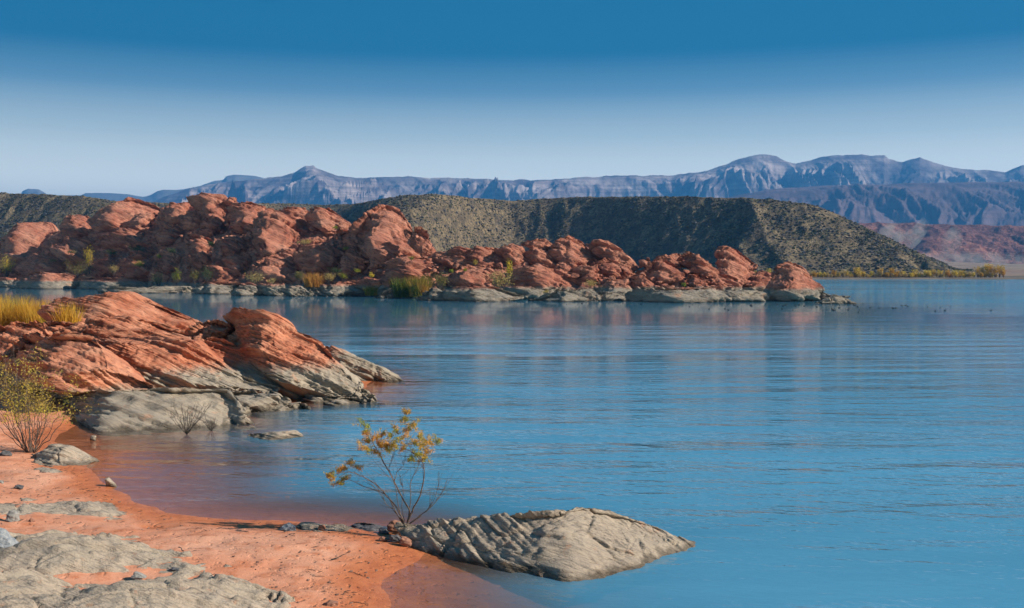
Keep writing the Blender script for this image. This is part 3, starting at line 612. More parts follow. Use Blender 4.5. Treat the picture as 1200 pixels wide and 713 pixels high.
Yg = np.zeros((nt, npx)); Zg = np.zeros((nt, npx))
for i, tt in enumerate(T):
    if tt < tf: u = tt/tf; z = -2+(zc+2)*u; y = ys+SL*z
    else: u = (tt-tf)/(1-tf); z = zc+(-2.5-zc)*u; y = ys+SL*zc+(zc-z)*1.6+u*8
    Yg[i], Zg[i] = y, z
Xg = (px[None, :]-600)/F*Yg
p = np.stack([Xg, Yg, Zg], -1).reshape(-1, 3)
s = np.array([sin(.36), cos(.36)*sin(.45), cos(.36)*cos(.45)]); tt = (p@s)/1.5+1.1*fbm(p/11, 3, 3)
env = smooth(-1.5, 2.5, p[:, 2])
dsp = (1.5*ridged(p*np.array([.13, .13, .2]), 21, 3)-.4+1.0*strata(tt, 5)+.5*strata(tt*2.7, 6)+.6*ridged(p*.45, 23, 3))
dsp = np.clip(dsp, -3.2, 1.7)*(.35+.65*env)
e1 = np.cross(s, [0, 1, 0]); e1 /= np.linalg.norm(e1); e2 = np.cross(s, e1)
for c_, a_ in ((5.5, 2.2), (2.4, .9)):
    pj = np.stack([p@e1/c_, p@e2/c_, p@s/(c_*.45)], -1)+.22*np.stack([fbm(p/c_*.9, 50+k_, 2) for k_ in range(3)], -1)
    v_, g_ = joints(pj, 60); dsp = dsp+a_*(.9*v_*smooth(0, .1, g_)-.5*(1-smooth(0, .1, g_)))
p = p+np.outer(dsp*.7, [.05, -.75, .45])+np.array([0, 2.2, 0])
tag(obj('peninsula', mesh('peninsula', p, grid_faces(nt, npx), M_far)), kind='structure')
rocks = [
 ('red boulder with a lit crown above the yellow bush at the photo edge', '-6,312 -4,290 3,281 15,267 35,262 58,264 64,273 60,285 72,297 55,303 35,312 10,314'),
 ('shaded layered boulder between the inland boulder and the big smooth dome', '71,264 83,254 100,257 113,269 116,279 90,283 73,274'),
 ('thin dark red cap stone on top of the shaded layered boulder', '86,255 92,252 100,253 109,260 95,263'),
 ('big smooth dome of red rock with a shadowed hollow at its foot', '106,260 118,249 140,237 152,234 176,241 186,247 180,257 160,266 140,274 116,274'),
 ('striped sunlit rock leaning below the big smooth dome', '145,264 160,252 180,251 180,264 162,276 148,274'),
 ('broad shaded boulder under the striped sunlit rock', '116,274 150,267 182,275 182,290 150,293 120,290'),
 ('jagged rock of the highest summit with a pale lit top', '221,232 237,227 262,229 270,239 265,252 245,258 230,246'),
 ('tiny knob balanced on the ridge beside the highest summit', '265,240 267,233 276,232 277,241'),
 ('sunlit layered shoulder just below the balanced knob', '264,256 275,241 290,238 308,243 316,252 305,266 280,273 268,268'),
 ('dark boulder in shade below the highest summit', '211,258 225,249 239,257 236,270 215,269'),
 ('leaning shaded slab with a sharp upper edge under the summit', '231,270 257,245 264,262 252,277 240,279'),
 ('long shaded block on the slope above the dark green bushes', '179,273 205,267 218,275 214,286 184,287'),
 ('upright boulder with an orange sunlit top standing on the slope', '219,306 222,279 235,276 251,286 252,308 232,316'),
 ('squared sunlit rock at the top of the knobbly stack', '258,282 272,275 285,277 294,290 290,302 270,303 260,292'),
 ('bulging sunlit rock in the lower half of the knobbly stack', '261,306 272,300 295,302 299,318 275,323 262,318'),
 ('rounded lobes of rock at the base of the knobbly stack', '241,333 250,315 275,313 287,329 265,336'),
 ('massive rounded red rock in the middle of the peninsula', '290,271 300,260 313,248 327,251 345,261 361,272 358,291 342,307 308,306 299,286'),
 ('layered crown rock on top of the massive rounded rock', '324,253 335,245 355,245 369,256 361,266 330,267'),
 ('sloping ribbed rock beside the layered crown rock', '361,252 370,244 385,246 408,261 418,272 385,273 364,263'),
 ('blocky rounded rock at the end of the high ridge nearest the cone', '396,276 415,270 431,279 433,293 410,296 400,287'),
 ('wide ledgy rock below the sloping ribbed rock', '344,305 357,290 390,286 406,301 402,318 375,323 349,320'),
 ('low smooth sunlit dome just above the orange grass', '297,322 308,305 323,299 335,304 353,320 347,333 303,333'),
 ('broken red rocks under the blocky rounded rock', '410,293 428,295 436,310 416,312'),
 ('tall cone shaped butte of red rock rising above the ridge', '413,276 422,262 433,249 450,242 466,248 478,266 491,288 497,302 475,307 450,310 428,300'),
 ('smooth bulge clinging to the flank of the cone shaped butte', '477,272 492,270 503,279 509,290 508,298 495,301 486,292'),
 ('flat cap layer on the very top of the cone shaped butte', '435,250 442,243 450,241 466,246 470,256 455,258 440,257'),
 ('low spread of red ledges at the foot of the cone shaped butte', '452,308 475,302 500,304 540,315 537,325 462,327'),
 ('small squared rock against the foot of the cone', '436,300 450,301 454,313 439,314'),
 ('flat ledge where the ridge drops beyond the cone', '508,299 535,293 560,297 572,308 540,317 505,308'),
 ('dark topped layered rock beside the flat ledge', '544,299 560,291 583,293 596,311 570,319 549,310'),
 ('slanting sunlit rock in front of the small flat rocks of the ridge', '579,293 600,285 613,289 627,312 608,317 591,305'),
 ('rounded smooth hump in the middle of the low ridge', '609,296 625,290 645,293 658,306 650,315 625,315'),
 ('thin flat cap rock behind the rounded smooth hump', '610,286 625,282 640,281 647,289 625,294'),
 ('big pointed sunlit rock at the highest point of the low ridge', '641,292 652,281 668,277 682,285 708,306 692,318 672,320 654,309'),
 ('loaf shaped sunlit rock sloping away beside the big pointed rock', '691,287 698,284 712,283 727,291 750,315 738,321 718,311 697,299'),
 ('rounded rock below the loaf shaped rock', '694,311 712,305 733,311 740,322 720,327 703,321'),
 ('long red rock with a grey foot and split top above the waterline', '600,341 603,317 630,312 652,318 684,338 660,343 630,344'),
 ('smooth sunlit rock between the split topped rock and the pointed rock', '641,314 662,309 677,316 672,328 650,324'),
 ('shaded rock with a lit upper edge below the big pointed rock', '671,317 700,309 718,322 697,333 674,330'),
 ('dark red rock beside the tall tan bush with the yellow spire', '523,335 540,315 575,312 585,322 570,341 530,341'),
 ('pale pinkish slope of rock behind the grey shore ledges', '694,342 720,325 741,327 747,343 730,349 705,349'),
 ('thin tilted red slab pointing down to the shore', '741,327 753,325 777,342 767,346 745,337'),
 ('small round boulder alone on the low saddle of the ridge', '747,313 751,306 757,304 765,307 764,315'),
 ('large layered rock sloping down in the last group of red rocks', '751,326 765,309 778,306 812,322 802,335 765,337'),
 ('lit rock at the back of the last group of red rocks', '766,308 777,298 795,298 810,312 790,315'),
 ('smooth sloping back of rock next to the standing boulder', '795,306 808,296 820,299 849,326 835,329 815,321'),
 ('dark small rock below the smooth sloping back', '804,328 815,323 831,333 831,343 810,342'),
 ('standing boulder with a notched head tilted over the ridge', '841,314 843,294 852,289 864,294 886,311 877,329 865,334 850,331 843,325'),
 ('pale smooth slope at the foot of the standing boulder', '823,327 838,322 864,333 872,342 835,344'),
 ('low pinkish rock between the standing boulder and the last peak', '853,344 875,328 890,318 911,321 907,345 870,346'),
 ('last sharp peak of red rock at the tip of the peninsula', '893,345 912,320 914,312 925,308 940,314 967,340 973,353 950,354 905,352'),
 ('broad low red rock above the grey ledges near the narrow yellow sapling', '14,316 40,301 75,301 100,312 97,326 60,328 30,324'),
 ('red ledge with a shadowed step beside the olive yellow bush', '109,310 125,301 141,310 139,322 112,324'),
 ('wide red ledge beneath the low yellow plants', '136,320 145,305 175,307 200,320 178,329 140,329'),
 ('reddish shaded slope rock under the shaded layered boulder', '60,290 75,277 108,283 124,296 116,309 70,304'),
 ('purple brown rock in shade behind the bright yellow green shrub', '180,300 200,292 216,300 214,316 190,318'),
 ('shaded lumpy rock between the wide ledge and the long shaded block', '150,290 175,286 190,296 180,308 155,304'),
 ('small lit block in shade on the upper slope', '187,262 196,256 206,262 204,270 190,270'),
 ('dark shaded crag between the big smooth dome and the summit', '186,252 200,240 222,238 228,252 215,260 192,262'),
 ('shaded pillar of rock beside the knobbly stack', '249,300 252,282 262,278 266,296 262,316 251,318'),
 ('red block on the slope between the low dome and the massive rock', '322,300 332,292 348,296 350,308 334,310'),
 ('pointed shaded rock standing beneath the blocky rounded rock', '398,310 412,290 424,300 432,318 415,324 400,322'),
]
far_grey = [
 ('grey ledge at the waterline under the broad low red rock', '20,334 42,318 72,320 94,331 88,339 28,339'),
 ('small grey ledge below the yellow bush at the photo edge', '-10,326 14,325 22,334 -4,337'),
 ('long grey ledge below the wide red ledge', '92,336 100,325 125,326 172,330 178,339 100,340'),
 ('flat pale strip of shore rock under the tan bush', '125,339 210,335 222,341 130,344'),
 ('smooth grey ledge in front of the rounded lobes of the stack', '236,340 246,330 275,332 302,336 302,345 242,345'),
 ('lumpy pale grey rock at the waterline under the low dome', '275,336 292,331 312,340 307,347 276,346'),
 ('grey rock in the row between the lumpy pale one and the orange grass', '308,334 330,331 337,346 311,347'),
 ('dark grey split rock just before the orange grass', '330,339 350,334 360,343 342,348'),
 ('round dark boulder at the waterline below the orange grass', '356,338 367,332 381,336 387,346 362,347'),
 ('long pale ledge sloping to the water beyond the orange grass', '375,341 390,332 405,331 432,343 392,348'),
 ('grey pink shore slope between the long pale ledge and the reeds', '402,331 435,328 462,328 457,340 428,342'),
 ('cluster of low white grey stones at the edge of the reeds', '441,347 457,341 469,347 450,350'),
 ('pale grey rocks on the water side of the olive bush', '491,350 510,337 527,346 524,353 494,353'),
 ('broad pale grey ledge below the dark red rock and tan bush', '523,343 550,335 575,337 602,348 582,354 530,354'),
 ('shaded grey rock face under the split topped rock', '599,338 630,337 652,339 650,345 628,349 604,350'),
 ('pale layered ledge shelving into the water under the low ridge', '630,350 660,339 690,339 696,350 650,354'),
 ('striped pale grey ledge under the last group of red rocks', '746,344 770,338 834,337 847,350 825,354 750,355'),
 ('smooth purple grey shore slope between the two pale ledges', '690,349 712,341 748,342 752,352 700,353'),
 ('long smooth grey foot of rock below the standing boulder', '838,342 870,340 905,343 903,354 848,351'),
]
GP = 'sandstone rocks of the peninsula'
def hash_(q): return (sum((i+3)*ord(ch) for i, ch in enumerate(q)) % 97)/97
def far_rock(name, lb, pts, mat, grp, push=0.0):
    P = parse(pts); cx = sum(a for a, b in P)/len(P); by = max(b for a, b in P); y0 = float(Ysh(cx)); bsh = HZ+CAMH*F/y0
    w = (max(a for a, b in P)-min(a for a, b in P))/F*y0; hh = (by-min(b for a, b in P))/F*y0; D = .46*math.sqrt(w*hh)+.4
    a = (by-HZ)/F; Y = min(y0, CAMH*F/(by-HZ)) if by >= bsh-1.5 else (CAMH+y0/SL)/(a+1/SL)
    D = min(D, 5.5)
    if by >= bsh-1.5: P = [(q, r+(3.5 if r > by-4 else 0)) for q, r in P]
    rock(name, lb, P, Y+D*.35+push, D, .75, 5 if w*F/y0 > 26 else 4, mat, .85, 1.25, .36, beds=5, group=grp, cracks=2, crack=.3, grow=1.07 if cx < 600 else 1.03, blk=1.0 if cx < 560 else .6, jc=5.0, ja=.95 if cx < 560 else .45, facets=12, fdep=.42, box=.58, prow=(cx+(hash_(lb)-.6)*.35*w*F/y0, .75, .4, -.4))
for lb, pts in rocks: far_rock('sandstone_rock', lb, pts, M_far, GP)
def widen(pts):
    P = parse(pts); m = sum(a for a, b in P)/len(P); by = max(b for a, b in P); return ' '.join('%.1f,%.1f' % (m+(a-m)*1.22, by+(b-by)*.95) for a, b in P)
for lb, pts in far_grey: far_rock('shore_ledge', lb, widen(pts), M_far, 'grey ledges along the shore of the peninsula')
rock('islet_rock', 'low dark islet of rock alone in the water off the tip of the peninsula', parse('957,355 968,350 976,345 985,348 1004,357 980,360'), 149, 1.6, .5, 5, M_islet, .35, .6, .2, cat='rock', group='islets')
rock('islet_rock', 'tiny flat rock just behind the low dark islet', parse('984,349 988,346.5 996,347.5 994,350'), 170, .8, .4, 3, M_islet, .3, .4, .1, cat='rock', group='islets')
# rubble between the big rocks
rg = np.random.default_rng(9); V0, F0 = ico(2); parts = []
for i in range(600):
    pxr = rg.uniform(-60, 950); y0 = float(Ysh(pxr)); aa = (np.interp(pxr, CRx, CRy)-HZ)/F; zc_ = (CAMH-aa*y0)/(1+SL*aa)
    if zc_ < .5: continue
    z = rg.uniform(.2, .95)*zc_; y = y0+SL*z-.6; s = .25+.55*rg.random()**2
    v = V0*(1+.16*fbm(V0*1.3+i, i, 2))[:, None]; n = rg.normal(size=(5, 3)); n /= np.linalg.norm(n, axis=1)[:, None]
    for q in n: k = v@q-.5; v = v-np.outer(np.maximum(k, 0), q)
    parts.append((v*s*np.array([1.2, 1, .75])+np.array([X_of(pxr, y), y, z+s*.2]), F0))
V, Fc = join(parts); tag(obj('rubble', mesh('rubble', V, Fc, M_far, False)), kind='stuff')
# ------------------------------------------------------------------ plants of the peninsula
def bush_mesh(kind, w, h, seed, leaf, n):
    rg = np.random.default_rng(seed); parts = []; tips = []
    for k in range(14):
        az = rg.uniform(0, 2*pi); sp = rg.uniform(.1, .85)*w/2; tip = np.array([cos(az)*sp, sin(az)*sp, h*rg.uniform(.55, .92)])
        u = np.linspace(0, 1, 5)[:, None]; pa = 2*u*(1-u)*tip*np.array([.7, .7, .5])+u*u*tip; parts.append(tube(pa, h*.012*np.linspace(1, .4, 5), 3)); tips += [pa[3], pa[4], pa[2]*.5+pa[3]*.5]
    st = join(parts); tips = np.array(tips); i = rg.integers(0, len(tips), n)
    P = tips[i]+rg.normal(size=(n, 3))*np.array([w*.10, w*.10, h*.09]); P[:, 2] = np.abs(P[:, 2])
    return st, leaves(P, leaf, rg, .5, .4)
def reed_mesh(w, h, seed, n, bw=.05):
    rg = np.random.default_rng(seed); r = np.sqrt(rg.random(n))*w/2; az = rg.uniform(0, 2*pi, n); b = np.stack([np.cos(az)*r, np.sin(az)*r, -.1+0*r], -1)
    tip = b+np.stack([rg.normal(size=n)*h*.2, rg.normal(size=n)*h*.2, h*rg.uniform(.55, 1.05, n)], -1); m = (b+tip)/2; m[:, 2] += h*.08
    an = rg.uniform(0, pi, n); s = np.stack([np.cos(an), np.sin(an), 0*an], -1)*bw/2
    V = np.stack([b-s, b+s, m-s*.8, m+s*.8, tip-s*.15, tip+s*.15], 1).reshape(-1, 3); k = np.arange(n)[:, None]*6
    return V, np.concatenate([k+[0, 1, 3, 2], k+[2, 3, 5, 4]])
plants = [ # name, kind, px, base py, width px, height px, label
 ('bush', 'yellow', 8, 326, 20, 26, 'bright yellow bush at the photo edge on the shore ledges of the peninsula'),
 ('sapling', 'yellow', 105, 321, 13, 30, 'narrow yellow sapling standing tallest above the red ledges of the peninsula'),
 ('bush', 'olive', 93, 328, 32, 22, 'wide olive yellow bush at the foot of the narrow yellow sapling'),
 ('bush', 'tan', 133, 323, 12, 14, 'pale tan bush on the red ledge just past the narrow sapling'),
 ('shrub', 'green', 164, 314, 18, 9, 'low yellow green shrub on top of the wide red ledge'),
 ('bush', 'tan', 187, 338, 20, 20, 'tan yellow bush above the flat pale strip of shore'),
 ('sapling', 'green', 207, 334, 12, 20, 'slim bright yellow green shrub beside the tan yellow bush'),
 ('bush', 'olive', 228, 333, 14, 18, 'olive bush between the slim bright shrub and the dark bush'),
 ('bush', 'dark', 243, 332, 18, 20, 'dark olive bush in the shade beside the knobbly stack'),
 ('bush', 'tan', 298, 335, 22, 17, 'twiggy yellowish bush between the knobbly stack and the low dome'),
 ('bush', 'olive', 350, 331, 14, 13, 'olive brown bush at the edge of the low sunlit dome'),
 ('grass_clump', 'orange', 368, 336, 22, 17, 'bright orange grass clump on the peninsula waterline'),
 ('bush', 'tan', 385, 332, 15, 12, 'dry tan bush touching the orange grass clump'),
 ('shrub', 'green', 403, 329, 12, 8, 'yellow green shrub below the broken red rocks'),
 ('shrub', 'green', 418, 321, 9, 6, 'small yellow tuft above the pinkish shore slope'),
 ('shrub', 'yellow', 436, 327, 9, 8, 'round yellow shrub beneath the small squared rock'),
 ('grass_clump', 'reed', 435, 346, 14, 11, 'low green reed tuft in the water before the reed bed'),
 ('grass_clump', 'reed', 474, 348, 26, 24, 'green and orange reed clump in the middle of the reed bed'),
 ('grass_clump', 'reed', 492, 347, 24, 25, 'tall orange topped reed clump beside the olive bush'),
 ('bush', 'olive', 514, 342, 26, 24, 'large olive bush at the end of the reed bed'),
 ('sapling', 'yellow', 597, 330, 9, 27, 'thin yellow spire rising out of the tan bush on the low ridge'),
 ('bush', 'tan', 587, 343, 32, 28, 'tall tan bush in front of the dark red rock'),
 ('shrub', 'gold', 557, 312, 9, 7, 'small orange yellow shrub on top of the low ridge'),
 ('shrub', 'tan', 691, 338, 20, 10, 'low tan yellow shrub in the gap below the shaded rock'),
 ('shrub', 'green', 529, 321, 8, 5, 'yellow green tuft behind the large olive bush'),
 ('shrub', 'green', 545, 319, 5, 4, 'tiny yellow green tuft on the dark red rock'),
 ('shrub', 'green', 801, 337, 6, 6, 'small bright green plant on the last group of red rocks'),
 ('shrub', 'green', 393, 270, 8, 6, 'yellow green plant high on the sloping ribbed rock'),
 ('shrub', 'green', 405, 294, 7, 5, 'yellow plant on the blocky rounded rock'),
 ('shrub', 'tan', 357, 288, 22, 7, 'low straggly plants between the massive rock and the wide ledgy rock'),
 ('shrub', 'green', 482, 306, 9, 6, 'yellow tuft at the foot of the cone shaped butte'),
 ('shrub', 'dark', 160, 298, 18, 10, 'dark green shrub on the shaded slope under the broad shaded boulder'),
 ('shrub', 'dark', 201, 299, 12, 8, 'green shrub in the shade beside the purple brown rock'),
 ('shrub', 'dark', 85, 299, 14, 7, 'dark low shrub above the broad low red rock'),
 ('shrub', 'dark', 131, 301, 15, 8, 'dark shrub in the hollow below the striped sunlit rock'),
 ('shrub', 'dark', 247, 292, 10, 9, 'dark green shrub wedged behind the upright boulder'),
 ('shrub', 'green', 187, 304, 8, 6, 'small yellow green shrub on the shaded slope'),
 ('shrub', 'olive', 62, 308, 10, 5, 'low yellowish plant on the broad low red rock'),
 ('shrub', 'olive', 398, 325, 9, 6, 'olive tuft just behind the yellow green shrub'),
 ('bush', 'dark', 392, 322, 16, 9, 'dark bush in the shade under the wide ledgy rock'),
 ('shrub', 'tan', 640, 345, 8, 5, 'dry tuft on the grey face under the split topped rock'),
 ('bush', 'tan', 318, 334, 12, 9, 'dry twiggy bush in front of the low sunlit dome'),
]
for i, (nm, kd, pxx, pyb, wpx, hpx, lb) in enumerate(plants):
    y0 = float(Ysh(pxx)); bsh = HZ+CAMH*F/y0; a = (pyb-HZ)/F
    Y = CAMH*F/(pyb-HZ) if pyb >= bsh-1 else (CAMH+y0/SL)/(a+1/SL)
    Y -= 7.5 if pyb < bsh-4 else 3.0; k = Y/F; w, h = wpx*k, hpx*k; z = Z_of(pyb, Y)
    r = tag(obj(nm, None, loc=(X_of(pxx, Y), Y, z)), lb, 'grass' if nm == 'grass_clump' else ('shrub' if nm == 'shrub' else nm))
    if nm == 'grass_clump':
        V, Fc = reed_mesh(w, h, 100+i, 500, .09); obj('blades', mesh('blades', V, Fc, LM[kd], False), r)
    else:
        st, lv = bush_mesh(kd, w, h, 100+i, .24 if h > 1.6 else .2, int(260+120*w*h/4) if h > 1.2 else 160)
        obj('stem', mesh('stem', *st, M_bark), r); tag(obj('foliage', mesh('foliage', *lv, LM[kd], False), r), kind='stuff')
# golden reeds behind the near outcrop
for i, (pxx, Y, w, h, lb) in enumerate([(-6, 82, 2.4, 2.0, 'golden reed clump cut by the photo edge behind the near outcrop'), (14, 84, 2.2, 2.1, 'golden reed clump second from the photo edge behind the near outcrop'), (30, 82, 2.2, 1.9, 'golden reed clump in the middle of the reeds behind the near outcrop'), (45, 80, 2.0, 1.7, 'golden reed clump nearest the crest of the near outcrop'), (62, 72, 1.6, 1.4, 'short dry reed clump against the crest of the near outcrop'), (80, 55, 1.0, .95, 'green and gold tuft growing on the long overhanging slab')]):
    z = Z_of(387, Y) if i < 4 else Z_of(384 if i == 4 else 382, Y); V, Fc = reed_mesh(w, h*1.45+.2, 300+i, 560 if i < 4 else 260, .035)
    r = tag(obj('reed_clump', None, loc=(X_of(pxx, Y), Y, z-.2)), lb, 'reeds', 'golden reeds by the near outcrop'); obj('blades', mesh('blades', V, Fc, LM['goldgrass'], False), r)
# ------------------------------------------------------------------ hills beyond the lake
def hillmat(name, c1, c2, c3, sc, bump, dist):
    t = NT(name); n1 = t.noise(t.pos, sc, 5, .65); n2 = t.noise(t.pos, sc*.18, 4, .6); n3 = t.noise(t.pos, sc*3.5, 3, .6)
    c = t.mix(t.ramp(n1, [(.40, 0.0), (.58, 1.0)]), c1, c2); c = t.mix(t.ramp(n2, [(.45, 0.0), (.62, .8)]), c, c3)
    c = t.mix(t.ramp(n3, [(.35, .6), (.47, 0.0)]), c, tuple(v*.35 for v in c1)); t.bsdf(c, .95, t.bump(n1, bump, dist, t.bump(n3, bump*.6, dist*.3)), .1); return t.m
M_mesa = hillmat('dry grass and dark basalt slope', (.10, .08, .055), (.26, .20, .12), (.09, .072, .055), .45, .9, 2.0)
def terrain(name, px0, px1, npx_, crest, Yc, Yf, zfoot, n1, prof, mat, noise, back, tail=8, zback=-2, sm=4):
    """hill whose crest runs through the traced line at distance Yc(px); foot at Yf(px)"""
    px = np.linspace(px0, px1, npx_); cx, cy = np.array(crest).T; yc = np.interp(px, *np.array(Yc).T); yf = np.interp(px, *np.array(Yf).T)
    k = np.hanning(2*sm+3)[1:-1]; k /= k.sum(); yc = np.convolve(np.pad(yc, sm, mode='edge'), k, 'valid')
    zc = CAMH-(np.interp(px, cx, cy)-HZ)/F*yc; rows = []
    for u in np.linspace(0, 1, n1): y = yf+(yc-yf)*u; rows.append((y, zfoot+(zc-zfoot)*prof(u), np.full_like(px, u)))
    for v in np.linspace(0, 1, tail)[1:]: y = yc+back*v; rows.append((y, zc+(zback-zc)*smooth(.25, 1, v), np.full_like(px, 1+v)))
    Yg = np.array([r[0] for r in rows]); Zg = np.array([r[1] for r in rows]); U = np.array([r[2] for r in rows]); Xg = (px[None]-600)/F*Yg
    P = np.stack([Xg, Yg, Zg], -1).reshape(-1, 3); dz, dyy = noise(P, U.ravel()); P[:, 2] += dz; P[:, 1] += dyy
    tag(obj(name, mesh(name, P, grid_faces(len(rows), npx_), mat)), kind='structure'); return P.reshape(len(rows), npx_, 3)
mesa_crest = parse('-500,220 -100,223 0,226 60,228 100,231 130,235 160,237.5 280,239 330,239 380,240.5 415,239 430,237 450,233 475,229 500,228 520,228.5 545,231 575,234 600,236 640,232.5 700,231 760,231 800,231 860,232 905,234 940,238 960,243 985,254 1000,261 1040,279 1080,299 1115,313 1140,319')
mYc = [(-500, 1000), (0, 770), (130, 700), (220, 680), (270, 720), (330, 880), (380, 900), (430, 790), (480, 700), (520, 720), (560, 800), (600, 842), (700, 780), (800, 710), (880, 658), (940, 650), (1000, 640), (1140, 560)]
mYf = [(-500, 860), (0, 640), (130, 575), (220, 560), (280, 600), (380, 640), (420, 600), (450, 570), (480, 600), (520, 690), (560, 730), (600, 740), (700, 690), (800, 610), (880, 545), (940, 532), (1000, 530), (1140, 535)]
def mesa_noise(P, U):
    e = np.clip(U*4, 0, 1)*np.clip((1.0-U)*5+.12, 0, 1)*(U <= 1)
    return e*(2.6*ridged(P*np.array([.03, .012, .0]), 71, 4)+1.2*fbm(P*np.array([.09, .09, .0]), 72, 3))+(U <= 1)*.35*fbm(P*np.array([.2, .2, 0]), 74, 2), 0*U
mesaP = terrain('mesa_hill', -420, 1140, 1000, mesa_crest, mYc, mYf, .6, 80, lambda u: .35*u+.65*smooth(0, 1.15, u**1.35)/smooth(0, 1.15, 1.0), M_mesa, mesa_noise, 260, 8, sm=48)
# boulders and scrub over the slopes: one mass nobody could count
rg = np.random.default_rng(15); V0, F0 = ico(1); NB = 30000
nr, nc = 79, mesaP.shape[1]
ii = rg.integers(0, nr, NB*2); jj = rg.integers(150, nc-1, NB*2); fu, fv = rg.random(NB*2)[:, None], rg.random(NB*2)[:, None]
Pb = (mesaP[ii, jj]*(1-fu)+mesaP[ii+1, jj]*fu)*(1-fv)+mesaP[ii, jj+1]*fv
dens = .35+.5*vnoise(Pb*.02, 5)+.9*vnoise(Pb*.10, 6)+(ii/79.)*.6; keep = np.where(rg.random(NB*2) < dens*.75)[0][:NB]
for nm, sel, mat, s0, s1 in (('basalt_boulders', keep[::2], simple('dark basalt boulder', (.035, .035, .04), (.09, .085, .08), .3), .2, .95), ('desert_scrub', keep[1::2], simple('dark olive scrub', (.045, .05, .028), (.11, .10, .05), .3), .2, .85)):
    n = len(sel); s = (s0+(s1-s0)*rg.random(n)**2.5)[:, None, None]; D_ = 1+.35*rg.normal(size=(n, len(V0), 1)).clip(-1, 1)
    V = V0[None]*D_*s*np.array([1.25, 1.25, .85])+Pb[sel][:, None, :]+np.array([0, 0, .15])
    Fc = (F0[None]+np.arange(n)[:, None, None]*len(V0)).reshape(-1, 3)
    tag(obj(nm, mesh(nm, V.reshape(-1, 3), Fc, mat, False)), kind='stuff')
# red cliffs far to the right
M_red = hillmat('dark red cliffs', (.20, .075, .055), (.31, .15, .11), (.14, .06, .05), .035, 1.0, 16)
def rn(P, U): e = (U <= 1)*np.clip(U*3, 0, 1)*np.clip((1-U)*5, 0, 1); return e*(11*ridged(P*np.array([.012, .007, 0]), 81, 5)+3*strata(P[:, 2]/11+.8*fbm(P*.004, 3, 2), 4)), 0*U
terrain('red_cliff_hill', 900, 1500, 420, parse('900,261 1000,262 1060,263 1130,265 1200,266 1300,268 1500,268'), [(900, 2300), (1500, 2300)], [(900, 1700), (1050, 1650), (1500, 1500)], 2, 70, lambda u: .28*u+.72*smooth(.3, 1.0, u), M_red, rn, 900, 6)
M_flat = hillmat('dusty flats', (.22, .18, .14), (.33, .28, .21), (.26, .17, .13), .02, .5, 4)
def ln(P, U): return (U <= 1)*(1.6*fbm(P*.01, 91, 3)), 0*U
terrain('low_hill', 1000, 1600, 240, parse('1000,305 1100,306 1200,309 1300,312 1600,314'), [(1000, 1500), (1600, 1500)], [(1000, 640), (1600, 560)], .4, 30, lambda u: u**1.2, M_flat, ln, 300, 4)
# mountains
def mtmat(name, dark, pale, sc):
    t = NT(name); g = t.n('ShaderNodeNewGeometry'); sp = t.n('ShaderNodeSeparateXYZ'); t.L(g.outputs['Normal'], sp.inputs[0])
    n1 = t.noise(t.pos, sc, 6, .65); lay = t.noise(t.xf(t.pos, (.02, .02, 1)), sc*12, 4, .6); hz = t.noise(t.xf(t.pos, (1, 1, .4)), sc*.35, 4, .6)
    c = t.mix(t.ramp(n1, [(.40, 0.0), (.60, 1.0)]), dark, pale); c = t.mix(t.ramp(lay, [(.40, .5), (.55, 0.0)]), c, tuple(v*.6 for v in dark)); c = t.mix(t.ramp(hz, [(.5, 0.0), (.6, .5)]), c, dark)
    t.bsdf(c, .95, t.bump(n1, .8, .12/sc), .05); return t.m
M_mt = mtmat('pale snow dusted mountain slopes', (.11, .09, .10), (.46, .38, .35), .004)
M_mt2 = mtmat('mountain bench with shade in its colour', (.10, .07, .075), (.17, .12, .12), .004)  # dark base colour puts the shade of the bench front into the material
def mnoise(A, fx, seed):
    def f(P, U):
        e = (U <= 1)*np.clip(U*3, 0, 1)*np.clip((1-U)*3.2, 0, 1)
        w = fbm(P*np.array([fx*.5, fx*.5, 0]), seed+5, 3)
        q = np.stack([P[:, 0]*fx+w*.9+P[:, 1]*fx*.25, P[:, 1]*fx*.5+w*.4, 0*U], -1)
        r = ridged(q, seed, 7, .64); return e*A*(r-.6)+(U <= 1)*A*.035*fbm(P*np.array([fx*6, fx*6, 0]), seed+2, 3)*np.clip(U, 0, 1), 0*U
    return f
ridge = parse('60,240 180,236 205,227 222,221 250,215.5 270,213 300,210.5 330,207 343,203 352,197.5 358,194.5 367,194 371,197.5 380,201 395,206 415,208.5 430,209 450,208 480,207.5 520,209 550,209 590,211 620,211 650,210 680,208.5 720,206.5 750,206 780,206 800,204.5 822,202 840,197 862,187.5 878,183 895,181.5 908,183 916,186.5 932,192 945,190 962,184 985,182 1010,181 1020,182.5 1036,182 1042,187 1057,190 1068,187 1078,184 1084,187 1095,191 1110,195 1130,198 1155,199.5 1178,202 1187,198 1196,194 1215,190 1260,188 1400,200 1600,205')
terrain('mountain_range', 60, 1560, 1300, ridge, [(60, 7000), (850, 7000), (1560, 6800)], [(60, 5300), (1560, 5300)], 0, 130, lambda u: .45*u+.55*u**2.1, M_mt, mnoise(140, .0026, 101), 3000, 6, -5)
terrain('mountain_bench', 640, 1600, 700, parse('640,262 760,250 850,232 900,222 960,218 1000,217 1050,215.5 1130,213.5 1200,213 1300,212 1600,214'), [(640, 5000), (1600, 5000)], [(640, 3400), (1600, 3400)], 0, 80, lambda u: .30*u+.70*smooth(.25, 1.02, u), M_mt2, mnoise(50, .0030, 111), 500, 6, 120)
M_mt3 = mtmat('far blue mesas', (.16, .15, .14), (.26, .24, .22), .002)
